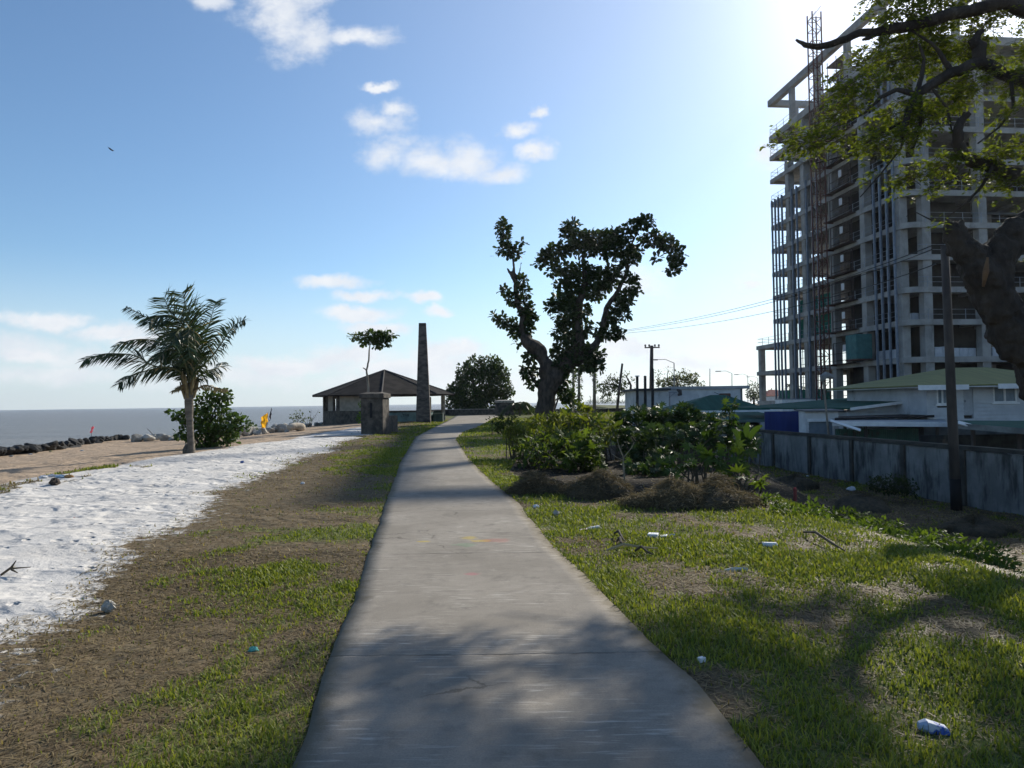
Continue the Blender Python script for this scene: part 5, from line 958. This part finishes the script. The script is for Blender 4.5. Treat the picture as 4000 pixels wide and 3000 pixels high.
# shear core and back walls keep the inside dark, shade painted into their colour
corem = M('shaded_core_concrete', (.065, .058, .052), (.038, .034, .03), .6, .95)
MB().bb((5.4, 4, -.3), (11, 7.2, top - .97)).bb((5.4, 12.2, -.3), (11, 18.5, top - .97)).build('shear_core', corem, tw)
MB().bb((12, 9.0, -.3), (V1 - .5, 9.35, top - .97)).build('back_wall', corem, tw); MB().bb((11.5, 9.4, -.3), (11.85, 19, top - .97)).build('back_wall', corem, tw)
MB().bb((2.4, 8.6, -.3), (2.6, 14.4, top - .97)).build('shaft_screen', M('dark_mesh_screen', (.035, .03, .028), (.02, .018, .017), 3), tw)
for i, z in enumerate(LV[1:-1]):
    pz = z + Z0
    MB().bb((-.52, 11.1, pz + 1.4), (-.48, 11.75, pz + 2.25)).build('number_plate', M('plate', (.6, .6, .6), (.55, .55, .55), 1), tw)
    sp_ = MB()
    for u in (9.2, 13.9): sp_.bb((-.5, u, pz + .0), (-.42, u + .08, pz + 2.6))
    for h in (.3, 1.2, 2.55): sp_.bb((-.49, 9.29, pz + h), (-.44, 13.89, pz + h + .08))
    sp_.bb((-.9, 9.0, pz - .16), (-.02, 14.2, pz - .06))
    for u in np.arange(9.5, 13.9, .3): sp_.bb((-.475, u, pz + .02), (-.455, u + .02, pz + 2.55))
    sp_.build('landing_gate', M('rust_gate', (.075, .045, .038), (.045, .032, .03), 2), tw)
# facade mullions
mul = M('blue_mullion', (.20, .235, .29), (.15, .18, .225), 2, .5, metal=.2)
for us, zt in (((1.7, 2.9, 4.1, 5.3), 28.2), ((20.3, 22.9, 24.3, 27.2, 28.3, 29.3, 30.3), 31.6), ((17.6, 18.8), 31.6)):
    for u in us: MB().bb((-.26, u - .09, -.1), (-.02, u + .09, zt + Z0)).build('mullion', mul, tw)
for u in (2.0, 3.2, 4.4): MB().bb((-.26, u - .09, 35.0 + Z0), (-.02, u + .09, 37.8 + Z0)).build('mullion', mul, tw)
# roof pergola frame
pb_ = 46.7 + Z0
MB().bb((.0, -1, pb_ - .45), (.75, 31.2, pb_ + .5)).build('roof_beam', concrete, tw); MB().bb((.752, 30.3, pb_ - .45), (9.5, 31.18, pb_ + .4)).build('roof_beam', concrete, tw); MB().bb((9.0, -1, pb_ - .45), (9.75, 30.28, pb_ + .4)).build('roof_beam', concrete, tw)
MB().bb((.752, -1, pb_ - .45), (8.99, -.2, pb_ + .4)).build('roof_beam', concrete, tw)
for v, u in ((.4, 24.5), (.4, 17.6), (.4, 10.6), (.4, 3.5), (4.2, 30.7), (9.35, 24.5), (9.35, 17.6), (9.35, 10.6), (9.35, 3.5)): MB().bb((v - .33, u - .33, top + .003), (v + .33, u + .33, pb_ - .452)).build('roof_post', concrete, tw)
sp_ = MB()
for z in (2.2, 3.9): sp_.bb((1.2, 12.5, top + z), (3.2, 16.8, top + z + .12))
for u in (12.6, 14.6, 16.7):
    for v in (1.3, 3.1): sp_.tube([(v, u, top), (v, u, top + 4.6)], .05, 4)
sp_.build('scaffold_platform', timber, tw)
# tubes of scaffolding inside the lower bays
sp_ = MB()
for u in np.arange(22.6, 35, 1.5): sp_.tube([(6.5, u, LV[0] + Z0), (6.5, u, LV[2] + Z0 - .7)], .06, 4)
for z in np.arange(LV[0] + .6, LV[2] - .7, 1.0): sp_.tube([(6.5, 21.5, z + Z0), (6.5, 35, z + Z0)], .05, 4)
sp_.build('scaffolding', steel, tw)
net = M('green_netting', (.02, .16, .11), (.012, .10, .075), 1.5, .8)
for z, h in ((LV[3], 2.1), (LV[2], 2.9)):
    MB().bb((1.4, 15.8, z + Z0 + .02), (1.48, 26, z + Z0 + h)).build('safety_net', net, tw)
MB().bb((3.0, 21, LV[0] + Z0 + .02), (3.08, 36, LV[0] + Z0 + 1.6)).build('safety_net', net, tw)
# construction hoist mast
hm = thing('hoist_mast', 'rust red lattice hoist mast climbing the tower face and rising above its roof', 'hoist', tuple(O + Matrix.Rotation(R(6.1), 3, 'Z') @ Vector((-1.9, 14.0, LOW))), R(6.1)); rust = M('rust_red', (.13, .05, .038), (.075, .038, .034), 2, .8); zt = 53.5; w = .6
for a, b_ in ((-w, -w), (w, -w), (w, w), (-w, w)): MB().bb((a - .065, b_ - .065, 0), (a + .065, b_ + .065, zt)).build('mast_leg', rust, hm)
mb = MB()
for j in range(36):
    z = j * 1.5 + .2
    for s2 in (-w, w): mb.tube([(-w, s2, z), (w, s2, z)], .045, 4); mb.tube([(s2, -w, z), (s2, w, z)], .045, 4); mb.tube([(-w if j % 2 else w, s2, z), (w if j % 2 else -w, s2, z + 1.5)], .045, 4)
mb.build('lattice', rust, hm)
for z in LV[1:]: MB().bb((w, -.1, z + Z0 - .3), (1.85, .1, z + Z0 - .15)).build('wall_tie', rust, hm)
hc = MB(); hc.bb((-1.0, -1.1, 0), (1.0, 1.1, 2.9)); p = O + Matrix.Rotation(R(6.1), 3, 'Z') @ Vector((-1.1, 7.4, 0)); hcg = thing('netted_cage', 'teal netted cage hanging on the tower face at the second storey', 'hoist cage', (p.x, p.y, 6.2), R(6.1)); hc.build('netting', M('teal_net', (.06, .17, .165), (.04, .12, .12), 2, .8, .5, 5, .05), hcg, bevel=.05); MB().bb((-1.05, -1.15, -.12), (1.05, 1.15, -.004)).build('base_frame', rust, hcg)
# stacked building material on the slabs
def pal(label, v, u, z, L, D, H_): 
    p = O + Matrix.Rotation(R(6.1), 3, 'Z') @ Vector((v, u, 0)); t = thing('material_stack', label, 'building material', (p.x, p.y, z + .02), R(6.1))
    n = int(L / .9)
    for i in range(n): MB().bb((-L / 2 + i * L / n + .02, -D / 2, 0), (-L / 2 + (i + 1) * L / n - .02, D / 2, H_ * (.85 + .2 * rng.random()))).build('bag', M('white_bag', (.5, .52, .55), (.4, .42, .46), 2, .8, .6, 4, .06), t, bevel=.08)
pal('row of white wrapped bags on the second floor of the tower', 6.4, 1.7, LV[1], 5.0, 1.0, 1.15); pal('white wrapped bags on the second floor beyond the corner column', 13.2, 1.7, LV[1], 4.8, 1.0, 1.15); pal('short stack of grey bags behind the corner mullions', .95, 4.2, LV[1], .9, 4, 1.0); pal('single pale wrapped stack on the third floor corner of the tower', 1.6, 2.0, LV[2], 1.8, .8, .9)
ct = thing('site_cabin', 'white site cabin at the foot of the tower', 'cabin', tuple(A(3110, 1600, 92) * 1)); c0 = Vector(ct.location); MB().bb((-1.8, 0, -3), (3.4, 2.4, 1.3)).build('body', whitep, ct, bevel=.05); MB().bb((-1.85, -.05, 1.302), (3.45, 2.45, 1.42)).build('roof', steel, ct)

# ================================================================== BIG RAIN TREE on the lower lot
rt = thing('rain_tree', 'big dark rain tree with a thick broken trunk and feathery branches hanging over the lot', 'tree', (11.6, 14.2, zp(11.6, 14.2))); P1 = Reg(0, 0, 1)
barkb = M('rain_tree_bark', (.06, .048, .04), (.026, .021, .018), 3, .95, 1, 7, .09, stretch=(1, 1, .4), grime=((.12, .105, .09), (1, 1, .5), 1.5, .62, .72))
mb = MB(); o0 = Vector(rt.location)
TP = [(Vector((11.7, 14.2, o0.z - .4)), .85), (Vector((11.4, 14.1, o0.z + .6)), .66), (A(4150, 1580, 14), .44), (A(4050, 1425, 14), .38), (A(3966, 1310, 14), .365), (A(3908, 1200, 14), .37), (A(3858, 1098, 14), .38)]
Q = []; RR = []
for i in range(len(TP) - 1):
    for t_ in (0, .25, .5, .75): Q.append(TP[i][0].lerp(TP[i + 1][0], t_) + Vector(rng.normal(size=3) * .035)); RR.append((TP[i][1] * (1 - t_) + TP[i + 1][1] * t_) * (1 + .05 * rng.normal()))
Q.append(TP[-1][0]); RR.append(TP[-1][1]); mb.tube(Q, RR, 18, wob=.07, jit=.13)
limbs(mb, P1, 14, [[(3860, 1105, 74), (3816, 1045, 66), (3778, 990, 56), (3742, 935, 46), (3722, 895, 38), (3718, 868, 16)], [(3735, 905, 26), (3752, 878, 14), (3762, 858, 5)], [(3715, 890, 20), (3700, 868, 9), (3694, 852, 3)], [(3728, 880, 14), (3730, 850, 3)], [(3866, 1100, 74), (3892, 1030, 66), (3915, 970, 64), (3965, 910, 58), (4080, 850, 60), (4220, 700, 56, .5), (4300, 480, 50, .8), (4260, 300, 44, .5)]], 14, .16)
organic(local(mb, rt).build('trunk', barkb, rt, smooth=True), .03, 8, .11, .16)
LB = [[(4260, 300, 40), (4120, 90, 30), (3930, 10, 26), (3714, 54, 24), (3524, 108, 22), (3442, 122, 18), (3361, 128, 15), (3280, 160, 14), (3198, 183, 13), (3144, 176, 10), (3109, 155, 4)], [(3450, 122, 10), (3400, 145, 9), (3370, 156, 5)],
      [(4290, 420, 34, .4), (4100, 340, 28, .4), (3960, 300, 26, .2), (3822, 244, 24), (3714, 284, 20), (3632, 336, 18), (3578, 369, 17), (3555, 420, 16, -.2), (3535, 480, 12, -.3), (3520, 540, 7, -.4)], [(3822, 244, 20), (3830, 180, 26), (3800, 165, 18), (3840, 120, 10)],
      [(3578, 369, 12), (3500, 350, 9), (3440, 380, 7), (3380, 440, 5), (3300, 480, 4), (3200, 520, 3), (3040, 560, 2)], [(3578, 372, 12), (3600, 300, 9), (3610, 230, 7), (3590, 170, 4)], [(3714, 284, 12), (3680, 220, 9), (3640, 170, 6), (3560, 120, 3)], [(3590, 370, 9), (3600, 440, 7), (3590, 520, 5), (3560, 600, 3)],
      [(4290, 560, 36, .6), (4150, 690, 32, .6), (4000, 690, 28, .4), (3876, 651, 26, .2), (3800, 630, 25), (3768, 607, 24), (3738, 560, 22, -.1), (3742, 510, 19, -.2), (3755, 470, 15, -.2), (3790, 440, 8, -.3)], [(3876, 651, 9), (3840, 720, 6), (3780, 790, 4), (3700, 850, 2)], [(3950, 320, 8), (3960, 420, 6), (3900, 500, 4), (3820, 560, 3)], [(3520, 480, 5), (3440, 520, 4), (3330, 600, 3), (3180, 640, 2)], [(3540, 500, 5), (3520, 580, 4), (3440, 680, 3), (3360, 770, 2)], [(4300, 500, 30, .8), (4320, 640, 24, 4), (4340, 760, 16, 9), (4480, 860, 8, 11)], [(3632, 336, 6), (3700, 420, 5), (3720, 520, 3)], [(3700, 870, 4), (3640, 860, 3), (3580, 830, 2), (3540, 845, 1.5)]]
mb = MB(); limbs(mb, P1, 14, LB, 8, .2); local(mb, rt).build('limbs', barkb, rt, smooth=True)
RB = [(3650, 60, 200, 80, 15), (3500, 50, 110, 50, 14), (3800, 120, 150, 80, 15), (3920, 60, 110, 60, 14.5), (3450, 240, 120, 80, 14.5), (3560, 210, 140, 80, 15), (3700, 200, 120, 70, 15), (3900, 190, 110, 70, 15), (3970, 330, 70, 60, 14),
      (3350, 340, 100, 45, 13.5), (3300, 430, 110, 40, 13.5), (3190, 480, 95, 30, 13.5), (3085, 540, 55, 20, 13.5), (3200, 555, 110, 36, 13.2), (3350, 530, 120, 45, 13.4), (3480, 440, 110, 55, 14), (3480, 550, 110, 45, 13.6), (3600, 480, 110, 45, 14), (3720, 390, 120, 50, 14.5), (3850, 330, 110, 45, 14), (3950, 450, 70, 45, 14),
      (3130, 630, 60, 16, 13), (3250, 615, 90, 26, 13), (3420, 680, 80, 26, 13), (3370, 755, 55, 24, 13), (3560, 690, 75, 30, 13.4), (3670, 640, 80, 36, 13.6), (3790, 550, 60, 35, 13.8), (3850, 590, 80, 28, 13.8), (3960, 590, 60, 36, 14), (3620, 750, 40, 20, 13.4), (3830, 700, 65, 28, 14), (3970, 720, 55, 30, 14), (3750, 840, 55, 18, 13.6), (3900, 800, 50, 30, 14), (3700, 870, 26, 8, 13.8),
      (4120, 250, 140, 120, 14.5), (4250, 420, 150, 110, 15), (4150, 560, 110, 90, 14.5), (4350, 250, 200, 160, 14.5), (4100, -60, 160, 120, 14.5), (4350, 620, 160, 120, 14), (4500, 420, 150, 150, 13.5), (4160, 860, 200, 130, 21), (4340, 760, 260, 150, 24), (4480, 900, 300, 150, 26), (4250, 950, 220, 110, 23), (4650, 760, 260, 160, 22), (4420, 620, 280, 150, 20), (3700, -120, 200, 110, 15), (3480, -100, 120, 80, 14)]  # far crown clumps out of view, added to shade the lower lot
mb = MB(); rg = np.random.default_rng(99); tb = MB()
for px, py, rx, ry, Y in RB:
    c = A(px, py, Y); s_ = S(Y); r = np.array((rx * s_, (rx + ry) / 2 * s_ * 1.1, ry * s_)); nsp = int(max(5, (.35 if Y > 19 else 1) * r[0] * r[2] * (800 if py > 160 else 850)))
    for k in range(nsp):
        d = rg.normal(size=3); d /= np.linalg.norm(d); p = np.array(c) + d * r * rg.random() ** .4
        if vnoise([p[0] * 2.6 + p[1] * .7], [p[2] * 3.4 + p[1] * .5], 14)[0] < .46: continue
        ax = d * [1, 1, .3] + rg.normal(size=3) * [.6, .6, .35] + [0, 0, -.15]; ax /= np.linalg.norm(ax); L = .16 + .22 * rg.random(); n = rg.integers(7, 13)
        tb.tube([p - ax * L * .5, p + ax * L], [.006, .002], 3)
        u = rg.random(n); pos = p + ax * (u[:, None] * L * 1.1) + rg.normal(size=(n, 3)) * .03; up_ = np.array([0, 0, 1.]) + rg.normal(size=(n, 3)) * .5
        sdv = np.cross(ax, [0, 0, 1]); dr = sdv * np.where(rg.random(n) < .5, -1, 1)[:, None] + ax * .6 + rg.normal(size=(n, 3)) * .3
        leaves(mb, T_OV, T_OVF, pos, dr, up_, .065 + .055 * rg.random(n), ramp(rg, n, (.06, .085, .016), (.17, .20, .035)))
local(mb, rt).build('crown', leaf_thin, rt); local(tb, rt).build('twigs', twigmat, rt)
MB().tube([A(3858, 1005, 13.45) - o0, A(3850, 1060, 13.5) - o0, A(3840, 1120, 13.55) - o0], [.02, .055, .02], 7, jit=.5).build('torn_wood', M('torn_wood', (.17, .10, .055), (.10, .065, .04), 4, .9, .7, 14, .03), rt, smooth=True)

# ================================================================== LITTER AND SMALL THINGS
def blobmesh(p, r, name, mat, label, cat, sd_=0, flat=1.):
    rg = np.random.default_rng(sd_); mb = MB(); nu, nv = 14, 8; V = []
    for j in range(nv):
        for i in range(nu):
            a = 2 * math.pi * i / nu; b_ = math.pi * (j / (nv - 1)) - math.pi / 2; k = .7 + .6 * rg.random()
            V.append((p[0] + r[0] * math.cos(a) * math.cos(b_) * k, p[1] + r[1] * math.sin(a) * math.cos(b_) * k, p[2] + r[2] * (.9 + math.sin(b_)) * (.8 + .4 * rg.random())))
    ix = np.arange(nu * nv).reshape(nv, nu); mb.add(V, np.stack([ix[:-1], np.roll(ix, -1, 1)[:-1], np.roll(ix, -1, 1)[1:], ix[1:]], -1).reshape(-1, 4)); return put(mb, name, mat, label, cat, tuple(p), smooth=False)
wl_ = M('litter_white', (.68, .69, .71), (.58, .59, .62), 6, .6, .3, 20)
def gp(px, py, z=0, dz=.0):
    p = G(px, py, z)
    for _ in range(4): p = G(px, py, zp(p.x, p.y))
    return Vector((p.x, p.y, p.z + dz))
p = gp(2093, 1984); blobmesh(p, (.085, .05, .045), 'crumpled_bag', wl_, 'crumpled white plastic bag at the grass edge by the dark heap', 'litter', 1)
p = gp(2172, 2018); blobmesh(p, (.05, .05, .045), 'pale_stone', rockpale, 'round pale stone lying in the grass near the crumpled bag', 'stone', 2)
p = gp(2560, 2100); t = thing('foam_box', 'open white foam takeaway box lying on the grass bank', 'litter', tuple(p), R(-20)); MB().bb((-.13, -.09, .02), (.05, .09, .09)).build('tray', wl_, t, bevel=.015); MB().slab([(.055, -.09, .04), (.2, -.08, .075), (.2, .09, .075), (.055, .09, .04)], .025).build('lid', wl_, t, bevel=.01)
p = gp(2630, 2096); blobmesh(p, (.07, .04, .03), 'foam_scrap', wl_, 'small white foam scrap right beside the takeaway box', 'litter', 3)
p = gp(2300, 2072); t = thing('paper_wrapper', 'long torn white and pink wrapper lying in the grass by the path', 'litter', tuple(p), R(12)); MB().slab([(-.18, -.03, .03), (.0, -.04, .05), (.0, .04, .06), (-.18, .03, .04)], .008).build('torn_end', M('pink_paper', (.62, .45, .47), (.65, .6, .6), 8), t); MB().tube([(.0, 0, .045), (.22, .03, .07)], [.035, .03], 8).build('rolled_end', wl_, t)
p = gp(3005, 2138); t = thing('plastic_bottle', 'flat white plastic bottle with a dark cap end in the grass', 'litter', tuple(p), R(-15)); MB().tube([(-.11, 0, .05), (.11, 0, .05), (.13, 0, .05)], [.05, .05, .02], 10).build('bottle_body', wl_, t); MB().tube([(-.17, 0, .05), (-.112, 0, .05)], [.03, .045], 8).build('cap', dark, t)
p = gp(2865, 2232); t = thing('cloth_scrap', 'grey white cloth scrap with a stick on the shaded grass', 'litter', tuple(p), 0); MB().tube([(-.12, 0, .03), (0, .02, .035), (.12, .03, .04), (.2, .0, .03)], [.015, .035, .025, .03], 6, jit=.4).build('cloth', M('greyish', (.5, .5, .46), (.38, .38, .35), 6), t); MB().tube([(-.25, -.05, .02), (.02, -.08, .03)], .008, 5).build('stick', M('pale_stick', (.45, .38, .26), (.35, .3, .2), 5), t)
p = gp(3640, 2860); t = thing('drink_carton', 'crushed blue and white drink carton lying in the near grass', 'litter', tuple(p), R(-12)); MB().tube([(-.09, 0, .055), (-.04, 0, .055)], [.03, .055], 10).build('crushed_end', M('pale_blue', (.35, .42, .55), (.28, .35, .48), 5), t); MB().add([(-.035, -.045, .01), (.12, -.05, .01), (.12, .05, .01), (-.035, .045, .01), (-.035, -.04, .10), (.10, -.03, .06), (.10, .04, .06), (-.035, .04, .10)], [[3, 2, 1, 0], [4, 5, 6, 7], [0, 1, 5, 4], [1, 2, 6, 5], [2, 3, 7, 6], [3, 0, 4, 7]]).build('carton', M('carton_print', (.55, .57, .62), (.06, .12, .42), 14, .5, lo=.45, hi=.55), t, bevel=.008)
p = gp(3326, 1917, -2.2); blobmesh(p, (.28, .2, .15), 'white_bag', wl_, 'white rubbish bag lying on the lower lot', 'litter', 5)
p = gp(3152, 1862, -2.2); blobmesh(p, (.16, .12, .06), 'white_bag', wl_, 'small scrap of white bag near the far end of the wall', 'litter', 6)
p = gp(3106, 1955); t = thing('red_post', 'short red marker post standing at the bank edge', 'post', tuple(p - Vector((0, 0, .1)))); MB().tube([(0, 0, 0), (0, 0, .30)], .03, 10).build('post', M('faded_red', (.22, .05, .045), (.15, .045, .04), 3), t); MB().tube([(0, 0, .301), (0, 0, .33)], [.031, .018], 10).build('cap', M('red_top', (.4, .06, .06), (.3, .06, .06), 3), t)
p = gp(2740, 2585); put(MB().box(p + Vector((0, 0, .03)), (.07, .05, .05), Matrix.Rotation(.5, 3, 'Z')), 'foam_cube', wl_, 'small pale block half hidden in grass beside the path', 'litter', tuple(p), bevel=.006)
p = gp(990, 2545); blobmesh(p, (.05, .03, .03), 'teal_wrapper', M('teal_plastic', (.15, .45, .38), (.1, .35, .3), 4), 'small teal plastic wrapper in the grass left of the path', 'litter', 7)
p = gp(425, 2392); blobmesh(p, (.05, .04, .045), 'grey_stone', rockpale, 'grey stone at the edge of the white sand', 'stone', 8)
p = gp(1182, 1891); blobmesh(p, (.06, .05, .04), 'paper_scrap', wl_, 'white paper scrap on the dry grass by the sand', 'litter', 9)
p = gp(945, 1808); blobmesh(p, (.09, .06, .05), 'blue_bag', M('blue_plastic', (.08, .16, .40), (.06, .12, .3), 4), 'crumpled blue bag out on the white sand', 'litter', 10)
p = gp(213, 1898); blobmesh(p, (.1, .09, .08), 'coconut', M('husk', (.07, .05, .035), (.04, .03, .022), 5), 'dark brown coconut husk lying on the white sand', 'coconut', 11)
p = gp(290, 2023); blobmesh(p, (.022, .022, .015), 'bottle_top', M('red_plastic', (.5, .05, .04), (.4, .05, .04), 4), 'tiny red bottle cap on the white sand', 'litter', 12)
p = gp(45, 2245); t = thing('dry_branch', 'small dark dead branch sticking out of the white sand', 'branch', tuple(p)); MB().tube([(-.1, 0, 0), (.0, .0, .07), (.03, .02, .13)], [.012, .012, .004], 5).tube([(0, 0, .06), (.15, .05, .06)], [.01, .004], 5).tube([(0, 0, .05), (.1, -.06, .03)], [.012, .004], 5).build('stem', twigmat, t)
lab = ['crumpled white bag in the rubbish line at the edge of the brown beach', 'pale blue bag in the rubbish line at the edge of the brown beach', 'orange brown packet at the end of the rubbish line on the beach edge', 'grey white foam piece in the rubbish line near the green tuft']
for i, (x, y, c) in enumerate([(170, 1868, (.7, .7, .72)), (238, 1866, (.4, .55, .7)), (268, 1866, (.45, .25, .1)), (205, 1864, (.6, .6, .62))]):
    p = gp(x, y); blobmesh(p, (.16, .09, .06), 'rubbish', M('rubbish', c, tuple(k * .7 for k in c), 5), lab[i], 'litter', 20 + i)
lab2 = ['pale foam scrap at the foot of the dark boulders', 'yellowish scrap below the middle of the dark boulder line', 'small white scrap at the near end of the boulder line', 'white foam strip on the beach below the pale boulders']
for i, (x, y) in enumerate([(45, 1783), (198, 1765), (120, 1776), (320, 1762)]): p = gp(x, y, -.8); blobmesh(p, (.16, .1, .06), 'beach_scrap', M('scrap', ((.5, .5, .46), (.5, .46, .25), (.7, .7, .7), (.6, .6, .6))[i], None, 5), lab2[i], 'litter', 30 + i)
for o in list(COL.objects):
    if o.parent is None and o.get('category') == 'litter': o.scale = (.66, .66, .62); o.location.z -= .006
sticks = [((2400, 2100), (2440, 2130), 'short dark stick beside the foam box'), ((2410, 2132), (2432, 2148), 'dark stick stub just below the short dark stick'), ((3140, 2095), (3300, 2170), 'long dark bent stick across the bank edge'), ((2370, 2168), (2570, 2160), 'thin straw coloured stalk lying on the grass'), ((2480, 2170), (2550, 2185), 'curved dark stick on the grass by the path bend')]
for (x0, y0), (x1, y1), lb in sticks:
    a, b_ = gp(x0, y0, 0, .05), gp(x1, y1, 0, .05); put(MB().tube([a, a.lerp(b_, .3) + Vector((.02, .03, .05)), a.lerp(b_, .7) + Vector((0, -.02, .02)), b_], [.012, .016, .014, .007], 6), 'stick', twigmat if 'straw' not in lb else M('stalk', (.38, .3, .17), (.3, .24, .14), 5), lb, 'stick', tuple(a))
for (x0, y0), w, lb in (((1330, 1706), 2.6, 'flat dark plank lying on the sand before the stone pier'),):
    p = gp(x0, y0, 0, .03); put(MB().box(p, (w, .16, .035), Matrix.Rotation(.06, 3, 'Z')), 'plank', M('grey_board', (.16, .14, .12), (.09, .08, .07), 3), lb, 'board', tuple(p))
# gliding bird
bc = A(432, 583, 60); t = thing('bird', 'dark bird gliding alone in the open blue sky', 'bird', tuple(bc)); bird_m = M('bird', (.03, .028, .03), (.02, .02, .02), 2)
rotb = Matrix.Rotation(R(38), 3, 'Y'); mb = MB()
L = [(-.32, .012), (-.2, .06), (0, .085), (.16, .07), (.24, .05), (.31, .045), (.36, .01)]; mb.tube([rotb @ Vector((x * .75, 0, 0)) for x, r in L], [r * .75 for x, r in L], 8)
for s2 in (-1, 1):
    pts = [Vector(p) for p in ((.1, 0, .02), (.12, .3 * s2, .10), (.02, .62 * s2, .06), (-.1, .58 * s2, .04), (-.12, .25 * s2, .06), (-.1, 0, .02))]; pts = [rotb @ (p * .75) for p in pts]; mb.add(pts + [p - Vector((0, 0, .015)) for p in pts], [[0, 1, 2, 3, 4, 5], [11, 10, 9, 8, 7, 6], [0, 6, 7, 1], [1, 7, 8, 2], [2, 8, 9, 3], [3, 9, 10, 4], [4, 10, 11, 5]])
mb.build('body', bird_m, t, smooth=True)
# sparse dune plants by the grey boulders
for i, (x, y, h, lb) in enumerate([(1155, 1665, 60, 'wispy windblown plant above the grey boulders'), (1205, 1668, 70, 'bare thin twigs standing over the boulders by the pavilion')]):
    Y = 57; t = thing('dune_plant', lb, 'plant', tuple(A(x, y, Y))); o0 = Vector(t.location); mb = MB(); P_ = []
    for k in range(7):
        e = A(x + rng.normal() * 22, y - h * (.5 + .6 * rng.random()), Y) - o0; mb.tube([Vector((0, 0, 0)), e * .5 + Vector((.05, 0, .05)), e], [.02, .014, .008], 4); P_ += [e * (.5 + .5 * rng.random()) for _ in range(9 if i == 0 else 3)]
    mb.build('stems', twigmat, t); mb = MB(); n = len(P_); leaves(mb, T_OV, T_OVF, np.array([tuple(p) for p in P_]) + rng.normal(size=(n, 3)) * .08, rng.normal(size=(n, 3)), rng.normal(size=(n, 3)) + [0, 0, 1], .16 + .1 * rng.random(n), ramp(rng, n, (.05, .07, .025), (.1, .12, .04))); mb.build('foliage', leaf_thin, t)
hb = MB(); hb.bb((-2500, -60, -4.2), (2500, 2600, 62)); m = bpy.data.materials.new('haze'); m.use_nodes = True; nt = m.node_tree; nt.nodes.remove(nt.nodes['Principled BSDF'])
pv = nd(nt, 'ShaderNodeVolumePrincipled'); pv.inputs['Color'].default_value = (.86, .92, 1, 1); pv.inputs['Density'].default_value = .0001; pv.inputs['Anisotropy'].default_value = .6
nt.links.new(pv.outputs[0], nt.nodes['Material Output'].inputs['Volume']); tag(hb.build('haze', m), 'thin bright sea haze over the shore', kind='stuff')
